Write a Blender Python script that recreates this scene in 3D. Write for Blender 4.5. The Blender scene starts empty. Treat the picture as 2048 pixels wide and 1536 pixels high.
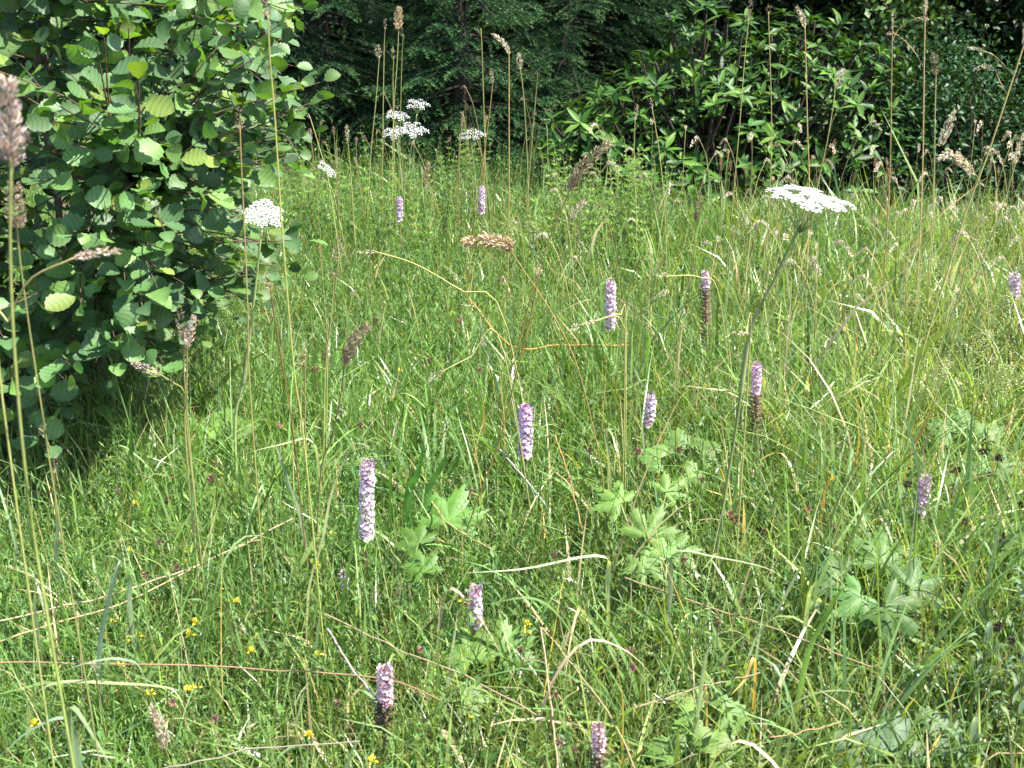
import bpy, math
import numpy as np
from mathutils import Vector, Matrix

rng = np.random.default_rng(11)
R = math.radians
scn = bpy.context.scene
COL = scn.collection

# ------------------------------------------------------------------ camera, sky, sun, exposure
CAM = np.array((0.0, 0.0, 1.4)); PITCH = R(20.0); F = 2054.0
cd = bpy.data.cameras.new('camera'); cam = bpy.data.objects.new('camera', cd); COL.objects.link(cam)
cam.location = CAM; cam.rotation_euler = (R(90) - PITCH, 0, 0)
cd.sensor_width = 36.0; cd.lens = 36.0 * F / 2048.0; cd.clip_start = 0.05; cd.clip_end = 3000
cd.dof.use_dof = True; cd.dof.focus_distance = 3.1; cd.dof.aperture_fstop = 9.0
scn.camera = cam
SUN_AZ, SUN_EL = R(110), R(58)          # azimuth from +Y (view direction) towards +X
world = bpy.data.worlds.new('World'); scn.world = world; world.use_nodes = True
wn = world.node_tree.nodes; wl = world.node_tree.links
sky = wn.new('ShaderNodeTexSky'); sky.sky_type = 'NISHITA'; sky.sun_disc = False
sky.sun_elevation = SUN_EL; sky.sun_rotation = SUN_AZ
bg = wn['Background']; bg.inputs['Strength'].default_value = 0.12
wl.new(sky.outputs['Color'], bg.inputs['Color'])
sd = bpy.data.lights.new('sun', 'SUN'); sd.energy = 5.0; sd.angle = R(0.53); sd.color = (1.0, 0.95, 0.87)
sun = bpy.data.objects.new('sun', sd); COL.objects.link(sun)
S = Vector((math.sin(SUN_AZ) * math.cos(SUN_EL), math.cos(SUN_AZ) * math.cos(SUN_EL), math.sin(SUN_EL)))
sun.rotation_euler = S.to_track_quat('Z', 'Y').to_euler(); sun.location = (6, 2, 9)
scn.view_settings.view_transform = 'Standard'; scn.view_settings.look = 'None'
scn.view_settings.exposure = 1.86; scn.view_settings.gamma = 1.0; scn.view_settings.use_curve_mapping = False
scn.render.engine = 'CYCLES'
scn.cycles.max_bounces = 6; scn.cycles.diffuse_bounces = 3; scn.cycles.glossy_bounces = 2
scn.cycles.transmission_bounces = 3; scn.cycles.transparent_max_bounces = 4
scn.cycles.use_denoising = True

# ------------------------------------------------------------------ helpers
def ray(px, py):
    dx, u = (px - 1024) / F, -(py - 768) / F
    c, s = math.cos(PITCH), math.sin(PITCH)
    return np.array((dx, c + u * s, -s + u * c))
def P(px, py, Y):                       # point of the world at depth Y
    d = ray(px, py); return CAM + d * (Y / d[1])
def PZ(px, py, z):                      # point of the world at height z
    d = ray(px, py); return CAM + d * ((z - CAM[2]) / d[2])
def hgt(x, y):
    return 0.035 * np.sin(1.3 * x + 0.7) * np.cos(1.1 * y) + 0.02 * np.sin(3.1 * x + 2.0 * y)
def ground_at(x, y): return float(hgt(np.array(x), np.array(y)))
def nrm(v): return v / (np.linalg.norm(v, axis=-1, keepdims=True) + 1e-9)
def U(a, b, n=None): return rng.uniform(a, b, n)

class MB:                                # collects vertices, faces and colours of ONE mesh
    def __init__(s): s.V, s.Q, s.T, s.C, s.n = [], [], [], [], 0
    def add(s, V, Q=None, T=None, C=(1, 1, 1)):
        V = np.asarray(V, float).reshape(-1, 3); k = len(V)
        C = np.asarray(C, float)
        if C.ndim == 1: C = np.tile(C, (k, 1))
        s.V.append(V); s.C.append(C)
        if Q is not None and len(Q): s.Q.append(np.asarray(Q, np.int64).reshape(-1, 4) + s.n)
        if T is not None and len(T): s.T.append(np.asarray(T, np.int64).reshape(-1, 3) + s.n)
        s.n += k; return s
    def mesh(s, name, mat, smooth=True):
        V = np.concatenate(s.V); C = np.concatenate(s.C)
        Q = np.concatenate(s.Q) if s.Q else np.zeros((0, 4), np.int64)
        T = np.concatenate(s.T) if s.T else np.zeros((0, 3), np.int64)
        me = bpy.data.meshes.new(name)
        me.vertices.add(len(V)); me.vertices.foreach_set('co', V.astype(np.float32).ravel())
        loops = np.concatenate([Q.ravel(), T.ravel()]).astype(np.int32)
        me.loops.add(len(loops)); me.loops.foreach_set('vertex_index', loops)
        np_ = len(Q) + len(T); me.polygons.add(np_)
        st = np.concatenate([np.arange(len(Q)) * 4, len(Q) * 4 + np.arange(len(T)) * 3]).astype(np.int32)
        me.polygons.foreach_set('loop_start', st)
        if smooth: me.polygons.foreach_set('use_smooth', np.ones(np_, bool))
        a = me.attributes.new('Col', 'FLOAT_COLOR', 'POINT')
        a.data.foreach_set('color', np.concatenate([C, np.ones((len(C), 1))], 1).astype(np.float32).ravel())
        me.materials.append(mat); me.update(calc_edges=True); me.validate()
        return me

def link(name, me, parent=None, loc=None):
    o = bpy.data.objects.new(name, me); COL.objects.link(o)
    if parent is not None: o.parent = parent
    if loc is not None: o.location = loc
    return o
def tag(o, label, cat=None, group=None, kind=None):
    if label: o['label'] = label
    if cat: o['category'] = cat
    if group: o['group'] = group
    if kind: o['kind'] = kind
    return o
def thing(name, label, cat, loc, group=None):
    o = bpy.data.objects.new(name, None); COL.objects.link(o); o.empty_display_size = 0.05
    o.location = [float(v) for v in loc]; o['kind'] = 'thing'; return tag(o, label, cat, group)
def copy_thing(root, loc, rz, sc=1.0, label=None, group=None):
    r = root.copy(); COL.objects.link(r); r.location = [float(v) for v in loc]
    r.rotation_euler = (0, 0, rz); r.scale = (sc, sc, sc)
    if label: r['label'] = label
    if group: r['group'] = group
    for ch in root.children:
        c = ch.copy(); COL.objects.link(c); c.parent = r
        for g in ch.children:
            d = g.copy(); COL.objects.link(d); d.parent = c
    return r

def zone(x, y):
    '''what stands beside a spot in the meadow, for labels'''
    u = x / max(y, .1) * F + 1024
    far = y > 4.2
    if u < 560: return 'beside the alder bush' if y > 2.2 else 'among the yellow trefoil flowers'
    if u < 1040: return 'below the spruces' if far else 'around the tallest orchid'
    if u < 1430: return 'before the glossy evergreen bush' if far else 'around the pale cut leaves'
    if u < 1730: return 'behind the large white umbel' if far else 'near the large white umbel'
    return 'before the dense dark shrub' if far else 'by the big arching tussock'
def curve(pts, n):                      # Catmull-Rom through pts, n samples
    p = np.asarray(pts, float)
    if len(p) == 2: return p[0] + (p[1] - p[0]) * np.linspace(0, 1, n)[:, None]
    e = np.concatenate([[2 * p[0] - p[1]], p, [2 * p[-1] - p[-2]]])
    t = np.linspace(0, len(p) - 1 - 1e-6, n); i = t.astype(int); f = (t - i)[:, None]
    a, b, c, d = e[i], e[i + 1], e[i + 2], e[i + 3]
    return 0.5 * (2 * b + (c - a) * f + (2 * a - 5 * b + 4 * c - d) * f**2 + (3 * b - a - 3 * c + d) * f**3)
def tangents(p): return nrm(np.gradient(p, axis=0))
def frames(p):
    t = tangents(p); ref = np.array((0.13, 0.97, 0.2))
    a = nrm(np.cross(t, ref)); b = np.cross(t, a); return t, a, b
def tube(mb, pts, r0, r1, col, k=4, col2=None):
    p = np.asarray(pts, float); n = len(p); t, a, b = frames(p)
    r = np.linspace(r0, r1, n)[:, None, None]; th = np.linspace(0, 2 * math.pi, k, endpoint=False)
    ring = p[:, None] + r * (a[:, None] * np.cos(th)[None, :, None] + b[:, None] * np.sin(th)[None, :, None])
    i = np.arange(n - 1)[:, None] * k; j = np.arange(k)[None]; j2 = (j + 1) % k
    Q = np.stack([i + j, i + j2, i + k + j2, i + k + j], -1).reshape(-1, 4)
    c = np.asarray(col, float)
    if col2 is not None:
        f = np.linspace(0, 1, n)[:, None]; c = np.repeat(c * (1 - f) + np.asarray(col2) * f, k, 0)
    mb.add(ring, Q, None, c); return mb
def ribbon(mb, pts, w, col, fold=0.35, roll=0.0, twist=0.0, col2=None, taper=1.0, n=14):
    """a grass blade: folded strip along pts"""
    p = curve(pts, n); t, a, b = frames(p)
    # turn the blade so that its broad side lies level across the bend
    up = np.array((0, 0, 1.0)); side = nrm(np.cross(t, up) + 1e-4); nor = np.cross(side, t)
    s = np.linspace(0, 1, n); ang = (roll + twist * s)[:, None]
    sd_ = side * np.cos(ang) + nor * np.sin(ang); no_ = -side * np.sin(ang) + nor * np.cos(ang)
    prof = (np.clip(1 - s**(2.2 * taper), 0.02, 1) * np.clip(0.6 + 3 * s, 0, 1))[:, None] * w * 0.5
    L = p + sd_ * prof + no_ * prof * fold; Rr = p - sd_ * prof + no_ * prof * fold
    V = np.stack([L, p, Rr], 1).reshape(-1, 3)
    i = np.arange(n - 1)[:, None] * 3; j = np.arange(2)[None]
    Q = np.stack([i + j, i + j + 1, i + j + 4, i + j + 3], -1).reshape(-1, 4)
    c = np.asarray(col, float)
    c2 = c if col2 is None else np.asarray(col2, float)
    f = s[:, None]; cc = np.repeat(c * (1 - f) + c2 * f, 3, 0)
    cc[1::3] *= 1.12
    mb.add(V, Q, None, cc); return mb

def grass(mb, base, L, W, az, th0, kap, roll, col, K, tip=None):
    """many blades at once (numpy): base (n,3)"""
    n = len(base); t = np.linspace(0, 1, K + 1)
    th = th0[:, None] + kap[:, None] * t[None]**1.4
    ds = (L / K)[:, None]; tm = 0.5 * (th[:, 1:] + th[:, :-1])
    r = np.concatenate([np.zeros((n, 1)), np.cumsum(np.sin(tm) * ds, 1)], 1)
    z = np.concatenate([np.zeros((n, 1)), np.cumsum(np.cos(tm) * ds, 1)], 1)
    d = np.stack([np.cos(az), np.sin(az), np.zeros(n)], -1); e = np.stack([-np.sin(az), np.cos(az), np.zeros(n)], -1)
    p = base[:, None] + d[:, None] * r[..., None]; p[..., 2] += z
    no = d[:, None] * np.cos(th)[..., None]; no[..., 2] -= np.sin(th)
    cr, sr = np.cos(roll)[:, None, None], np.sin(roll)[:, None, None]
    side = e[:, None] * cr + no * sr
    w = (W[:, None] * 0.5 * np.clip(1 - t**2.3, 0, 1)[None] * np.clip(0.65 + 2 * t, 0, 1)[None])[..., None]
    Lf, Rt = (p + side * w)[:, :K], (p - side * w)[:, :K]
    V = np.concatenate([np.stack([Lf, Rt], 2).reshape(n, 2 * K, 3), p[:, K:]], 1)
    m = 2 * K + 1; o = (np.arange(n) * m)[:, None, None]
    i = np.arange(K - 1)[None, :, None] * 2
    Q = (o + i + np.array((0, 1, 3, 2))[None, None]).reshape(-1, 4)
    T = (o[:, 0] + np.array((2 * K - 2, 2 * K - 1, 2 * K))[None]).reshape(-1, 3)
    if tip is None: C = np.repeat(col, m, 0)
    else:
        tt = np.concatenate([np.repeat(t[:K], 2), [1.0]])[None, :, None]**1.5
        C = (col[:, None] * (1 - tt) + tip[:, None] * tt).reshape(-1, 3)
    mb.add(V.reshape(-1, 3), Q, T, C)

def leaflets(mb, pos, dirv, nor, L, W, col, fold=0.25):
    """many small pointed leaves: 4 vertices, 2 triangles folded along the midrib"""
    n = len(pos); dirv = nrm(dirv); side = nrm(np.cross(dirv, nor)); no = np.cross(side, dirv)
    L = np.broadcast_to(L, (n,))[:, None]; W = np.broadcast_to(W, (n,))[:, None]
    a = pos; c = pos + dirv * L; mid = pos + dirv * L * 0.45
    b = mid + side * W * 0.5 + no * W * fold; d = mid - side * W * 0.5 + no * W * fold
    V = np.stack([a, b, c, d], 1).reshape(-1, 3); o = (np.arange(n) * 4)[:, None]
    T = np.concatenate([o + np.array((0, 1, 2)), o + np.array((0, 2, 3))])
    mb.add(V, None, T, np.repeat(col, 4, 0))

def rand_dir(n): return nrm(rng.normal(size=(n, 3)))
def cvar(c, n, v=0.18, hue=0.12):
    c = np.asarray(c, float); k = np.exp(rng.normal(0, v, (n, 1))); h = rng.normal(0, hue, (n, 1))
    return np.clip(c * k * np.concatenate([1 + h, 1 + h * 0.15, 1 - h], 1), 0.004, 0.9)

# ------------------------------------------------------------------ materials
def plant_mat(name, transl=0.3, rough=0.5, spec=0.5, trans_tint=(1.5, 1.5, 0.55), vary=0.25, noise=30.0, nv=0.22, bump=0.0):
    m = bpy.data.materials.new(name); m.use_nodes = True; nt = m.node_tree; N = nt.nodes; Lk = nt.links
    pb = N['Principled BSDF']; out = N['Material Output']
    at = N.new('ShaderNodeAttribute'); at.attribute_name = 'Col'
    oi = N.new('ShaderNodeObjectInfo'); mr = N.new('ShaderNodeMapRange')
    mr.inputs['To Min'].default_value = 1 - vary; mr.inputs['To Max'].default_value = 1 + vary
    Lk.new(oi.outputs['Random'], mr.inputs['Value'])
    tc = N.new('ShaderNodeTexCoord'); nz = N.new('ShaderNodeTexNoise'); nz.inputs['Scale'].default_value = noise
    nz.inputs['Detail'].default_value = 3
    Lk.new(tc.outputs['Object'], nz.inputs['Vector'])
    mn = N.new('ShaderNodeMapRange'); mn.inputs['From Min'].default_value = 0.3; mn.inputs['From Max'].default_value = 0.7
    mn.inputs['To Min'].default_value = 1 - nv; mn.inputs['To Max'].default_value = 1 + nv
    Lk.new(nz.outputs['Fac'], mn.inputs['Value'])
    mu = N.new('ShaderNodeMath'); mu.operation = 'MULTIPLY'; Lk.new(mr.outputs[0], mu.inputs[0]); Lk.new(mn.outputs[0], mu.inputs[1])
    vm = N.new('ShaderNodeVectorMath'); vm.operation = 'SCALE'
    Lk.new(at.outputs['Color'], vm.inputs[0]); Lk.new(mu.outputs[0], vm.inputs['Scale'])
    Lk.new(vm.outputs[0], pb.inputs['Base Color'])
    pb.inputs['Roughness'].default_value = rough; pb.inputs['Specular IOR Level'].default_value = spec
    if bump:
        bp = N.new('ShaderNodeBump'); bp.inputs['Strength'].default_value = bump; bp.inputs['Distance'].default_value = 0.004
        Lk.new(nz.outputs['Fac'], bp.inputs['Height']); Lk.new(bp.outputs[0], pb.inputs['Normal'])
    if transl:
        tr = N.new('ShaderNodeBsdfTranslucent'); tv = N.new('ShaderNodeVectorMath'); tv.operation = 'MULTIPLY'
        Lk.new(vm.outputs[0], tv.inputs[0]); tv.inputs[1].default_value = trans_tint
        Lk.new(tv.outputs[0], tr.inputs['Color'])
        mx = N.new('ShaderNodeMixShader'); mx.inputs[0].default_value = transl
        Lk.new(pb.outputs[0], mx.inputs[1]); Lk.new(tr.outputs[0], mx.inputs[2]); Lk.new(mx.outputs[0], out.inputs['Surface'])
    return m
M_GRASS = plant_mat('grass_blades', 0.36, 0.36, 0.65, vary=0.0, noise=1.1, nv=0.18)
M_BLADE = plant_mat('broad_blades', 0.35, 0.38, 0.5, noise=60, nv=0.15)
M_LEAF = plant_mat('alder_leaf', 0.3, 0.55, 0.5, trans_tint=(1.9, 2.1, 0.5), noise=45, nv=0.15, vary=0.3)
M_HERB = plant_mat('soft_leaf', 0.34, 0.5, 0.3, noise=50, nv=0.2)
M_RHODO = plant_mat('leathery_leaf', 0.16, 0.45, 0.16, noise=20, nv=0.15, vary=0.3)
M_NEEDLE = plant_mat('spruce_needles', 0.08, 0.6, 0.12, noise=2.5, nv=0.3, vary=0.15)
M_DRY = plant_mat('dry_straw', 0.2, 0.6, 0.3, trans_tint=(1.2, 1.1, 0.8), noise=60, nv=0.15)
M_PETAL = plant_mat('petals', 0.3, 0.6, 0.2, trans_tint=(1.05, 1.0, 1.05), vary=0.05, nv=0.05)
M_STEM = plant_mat('green_stem', 0.1, 0.45, 0.4, noise=40, nv=0.2)
M_BARK = plant_mat('bark', 0.0, 0.85, 0.2, noise=35, nv=0.45, bump=0.6)
def soil_mat():
    m = bpy.data.materials.new('soil'); m.use_nodes = True; N = m.node_tree.nodes; Lk = m.node_tree.links; pb = N['Principled BSDF']
    tc = N.new('ShaderNodeTexCoord'); nz = N.new('ShaderNodeTexNoise'); nz.inputs['Scale'].default_value = 9; nz.inputs['Detail'].default_value = 8
    rp = N.new('ShaderNodeValToRGB'); e = rp.color_ramp.elements
    e[0].position = .35; e[0].color = (.012, .011, .006, 1); e[1].position = .7; e[1].color = (.05, .045, .018, 1)
    Lk.new(tc.outputs['Object'], nz.inputs['Vector']); Lk.new(nz.outputs['Fac'], rp.inputs[0]); Lk.new(rp.outputs[0], pb.inputs['Base Color'])
    bp = N.new('ShaderNodeBump'); bp.inputs['Distance'].default_value = .03; Lk.new(nz.outputs['Fac'], bp.inputs['Height']); Lk.new(bp.outputs[0], pb.inputs['Normal'])
    pb.inputs['Roughness'].default_value = .95; return m
M_SOIL = soil_mat()

# ------------------------------------------------------------------ ground
def build_ground():
    xs = np.concatenate([[-900, -200, -50, -16], np.arange(-9, 9.01, 0.3), [16, 50, 200, 900]])
    ys = np.concatenate([[-900, -200, -50, -10], np.arange(-3, 20.01, 0.3), [35, 80, 250, 1500]])
    X, Yv = np.meshgrid(xs, ys, indexing='xy'); Z = hgt(X, Yv)
    V = np.stack([X, Yv, Z], -1).reshape(-1, 3); nx = len(xs)
    i = (np.arange(len(ys) - 1)[:, None] * nx + np.arange(nx - 1)[None]).reshape(-1)
    Q = np.stack([i, i + 1, i + nx + 1, i + nx], -1)
    o = link('ground', MB().add(V, Q).mesh('ground', M_SOIL)); o['kind'] = 'structure'
    o['label'] = 'dark soil and litter under the meadow and the bushes'
build_ground()

# ------------------------------------------------------------------ meadow: scattered uncountable growth
def scatter(n, y0, y1, p=1.3, k=0.55, m=0.7):
    """positions in the meadow, thinning with distance"""
    yy = np.linspace(y0, y1, 400); pdf = (yy * k + m) * yy**-p; cdf = np.cumsum(pdf); cdf /= cdf[-1]
    y = np.interp(rng.random(n), cdf, yy); x = U(-1, 1, n) * (y * k + m)
    return x, y
def fbm(x, y, s, seed):
    g = np.random.default_rng(seed); v = np.zeros_like(x); a = 1.0
    for _ in range(4):
        ph = g.uniform(0, 6.28, 2); an = g.uniform(0, 6.28); ca, sa = math.cos(an), math.sin(an)
        v += a * np.sin(s * (ca * x + sa * y) + ph[0]) * np.cos(s * (-sa * x + ca * y) * 0.9 + ph[1]); s *= 1.9; a *= 0.6
    return v
def edge(x, y):                          # where the meadow gives way to the shrubs
    u = x / y; f = np.clip((u - .0) / .12, 0, 1); return 8.4 - 1.9 * f + .25 * fbm(np.asarray(x, float), np.asarray(x, float) * .3, 3.0, 61)
GREEN = np.array((0.090, 0.197, 0.034)); YEL = np.array((0.165, 0.228, 0.06)); BLU = np.array((0.095, 0.178, 0.072))
STRAW = np.array((0.34, 0.285, 0.165))

def sward_cols(x, y, n):
    u = x / (y + .3)
    f = np.clip(0.52 + 0.4 * u + 0.28 * fbm(x, y, 1.7, 5) + rng.normal(0, .22, n), 0, 1)[:, None]
    g = np.clip(rng.normal(0.2, .3, n), 0, 1)[:, None]
    c = GREEN * (1 - f) + YEL * f; c = c * (1 - g) + BLU * g
    return c * np.exp(rng.normal(0, .2, (n, 1)))
def meadow_grass():
    mb = MB()
    for n, y0, y1, K, sc, wmul in ((95000, .95, 3.2, 4, 1.0, 1.0), (85000, 3.0, 6.0, 3, 1.0, 1.45), (60000, 5.6, 8.7, 2, 1.05, 2.1)):
        x, y = scatter(n, y0, y1)
        u = x / (y + .3)
        dens = 0.5 + 0.35 * fbm(x, y, 2.3, 3)
        keep = rng.random(n) < np.clip(dens + 0.56 + 0.3 * u, .42, 1) * (y < edge(x, y)); x, y, u = x[keep], y[keep], u[keep]; n = len(x)
        patch = fbm(x, y, 1.4, 9)
        L = sc * np.exp(rng.normal(math.log(.235), .28, n)) * (1 + .2 * patch) * (1 + np.clip((y - 6) / 2, 0, 1) * .22 * fbm(x, y, 2.6, 44)) * np.clip(1 + .35 * u * np.clip((y - 2) / 2, -.3, 1), .8, 1.3)
        near = np.clip((1.75 - y) / .5, 0, 1); L *= 1 - .3 * near
        W = np.exp(rng.normal(math.log(.0053), .45, n)) * wmul * np.clip(1 + .5 * u, .8, 1.25)
        az = U(0, 6.283, n) + .5 * np.sin(x * 2 + y); th0 = np.abs(rng.normal(.18, .22, n)); kap = np.abs(rng.normal(.85, .7, n))
        roll = rng.normal(0, .7, n)
        col = sward_cols(x, y, n)
        dry = rng.random(n) < .075 + .05 * np.clip(u, 0, 1)
        col[dry] = cvar(STRAW, dry.sum(), .25, .06)
        tip = col * np.where(rng.random((n, 1)) < .15, np.array((1.9, 1.4, 1.5)), np.array((1.1, 1.06, 1.0)))
        base = np.stack([x, y, hgt(x, y) - .01], -1)
        grass(mb, base, L, W, az, th0, kap, roll, col, K, tip)
    o = link('meadow_grass', mb.mesh('meadow_grass', M_GRASS))
    tag(o, 'dense mixed green grass blades filling the whole meadow', 'grass', kind='stuff')
meadow_grass()

def meadow_thatch():
    """low dead and living leaves close to the soil"""
    mb = MB(); n = 22000; x, y = scatter(n, .95, 8.6)
    pos = np.stack([x, y, hgt(x, y) + U(.01, .09, n)], -1)
    col = cvar((.11, .12, .035), n, .3, .2); dry = rng.random(n) < .35; col[dry] = cvar((.22, .17, .08), dry.sum(), .3, .1)
    d = rand_dir(n); d[:, 2] *= .35
    leaflets(mb, pos, d, rand_dir(n) + (0, 0, 2), np.exp(rng.normal(math.log(.07), .4, n)), U(.006, .014, n), col)
    tag(link('low_thatch', mb.mesh('low_thatch', M_GRASS)), 'flattened old leaves and litter low between the grass', 'litter', kind='stuff')
meadow_thatch()

def sprigs(mb, x, y, H, nl, Ll, Lw, colr, lean=.25, whorl=False, up=.6, top=0.0):
    """leafy herb shoots: a thin stem with nl leaflets"""
    n = len(x); az = U(0, 6.283, n); th0 = np.abs(rng.normal(0, lean, n)); kap = rng.normal(0, .35, n)
    base = np.stack([x, y, hgt(x, y) - .01], -1); sc = colr * .85
    grass(mb, base, H, np.full(n, .0024) * (1 + .2 * y), az, th0, kap, U(0, 3, n), sc, 2)
    t = np.tile(np.linspace(.18 + top, 1, nl), (n, 1)) + rng.normal(0, .02, (n, nl)); t = np.clip(t, .08, 1)
    th = th0[:, None] + kap[:, None] * t * .6
    d = np.stack([np.cos(az), np.sin(az)], -1)
    pos = np.zeros((n, nl, 3)); pos[..., :2] = base[:, None, :2] + d[:, None] * (np.sin(th) * t * H[:, None])[..., None]
    pos[..., 2] = base[:, None, 2] + np.cos(th) * t * H[:, None]
    if whorl: phi = np.arange(nl)[None] * 2.4 + U(0, 6.28, (n, 1))
    else: phi = np.arange(nl)[None] * math.pi + (np.arange(nl)[None] // 2) * (math.pi / 2) + U(0, 6.28, (n, 1)) + rng.normal(0, .35, (n, nl))
    el = up + rng.normal(0, .3, (n, nl))
    dv = np.stack([np.cos(phi) * np.cos(el), np.sin(phi) * np.cos(el), np.sin(el)], -1)
    nor = np.stack([-np.cos(phi) * np.sin(el), -np.sin(phi) * np.sin(el), np.cos(el)], -1) + rng.normal(0, .25, (n, nl, 3))
    size = (Ll * np.exp(rng.normal(0, .2, n)))[:, None] * (1.15 - .55 * t**2)
    cc = np.repeat(colr, nl, 0) * np.exp(rng.normal(0, .12, (n * nl, 1)))
    leaflets(mb, pos.reshape(-1, 3), dv.reshape(-1, 3), nor.reshape(-1, 3), size.reshape(-1), size.reshape(-1) * Lw, cc)

def meadow_herbs():
    # fine feathery vetch and trefoil shoots, thick where the grass is thin
    mb = MB(); n = 9000; x, y = scatter(n, .95, 4.4, 1.1)
    u = x / (y + .3); keep = rng.random(n) < np.clip(.95 - 1.0 * u + .25 * fbm(x, y, 2, 21), .18, 1); x, y = x[keep], y[keep]; n = len(x)
    sprigs(mb, x, y, np.exp(rng.normal(math.log(.21), .25, n)), 16, .0155, .17, cvar((.105, .195, .05), n, .18, .12), .5, False, .45)
    tag(link('vetch_shoots', mb.mesh('vetch_shoots', M_HERB)), 'fine feathery green vetch and trefoil shoots low in the meadow', 'herbs', kind='stuff')
    # bedstraw and stitchwort like shoots with narrow leaves all through the middle
    mb = MB(); n = 15000; x, y = scatter(n, 1.7, 8.4, .9)
    u = x / (y + .3); keep = rng.random(n) < np.clip(.75 - .95 * u + .3 * fbm(x, y, 1.5, 31), .1, 1) * (y < edge(x, y)); x, y = x[keep], y[keep]; n = len(x)
    H = np.exp(rng.normal(math.log(.31), .22, n)) * np.clip(.85 + .045 * y, .8, 1.2)
    sprigs(mb, x, y, H, 14, .033, .17, cvar((.108, .205, .044), n, .18, .14), .28, True, .75)
    tag(link('bedstraw_shoots', mb.mesh('bedstraw_shoots', M_HERB)), 'upright narrow leaved green shoots crowded through the middle of the meadow', 'herbs', kind='stuff')
    # rounder leaves deep in the sward
    mb = MB(); n = 2600; x, y = scatter(n, 1.0, 6.0, 1.1)
    sprigs(mb, x, y, np.exp(rng.normal(math.log(.16), .3, n)), 7, .03, .5, cvar((.085, .175, .035), n, .2, .12), .4, False, .35, .3)
    tag(link('clover_leaves', mb.mesh('clover_leaves', M_HERB)), 'small rounded clover like leaves deep between the grass', 'herbs', kind='stuff')
meadow_herbs()

def meadow_stems():
    """thin yellow green flowering stems, too many to count, mostly in the yellower half"""
    mb = MB(); n = 3200; x, y = scatter(n, 1.6, 8.5, .7)
    u = x / (y + .3); keep = rng.random(n) < np.clip(.25 + 1.0 * u * np.clip(y / 4, .2, 1), .08, 1) * (y < edge(x, y) + .3); x, y = x[keep], y[keep]; n = len(x)
    col = cvar((.26, .24, .075), n, .22, .12); rd = (rng.random(n) < .45) & (x / (y + .3) > .2) & (y > 3.6); col[rd] = cvar((.34, .25, .15), rd.sum(), .2, .08)
    far = np.clip(.6 + .16 * y, .8, 2.0)
    grass(mb, np.stack([x, y, hgt(x, y) - .01], -1), U(.3, .62, n), .0022 * far, U(0, 6.28, n), np.abs(rng.normal(.1, .14, n)), np.abs(rng.normal(.2, .3, n)), U(0, 3, n), col, 4)
    tag(link('thin_stems', mb.mesh('thin_stems', M_DRY)), 'fine yellow green grass stems standing through the sward', 'grass stems', kind='stuff')
meadow_stems()

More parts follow.
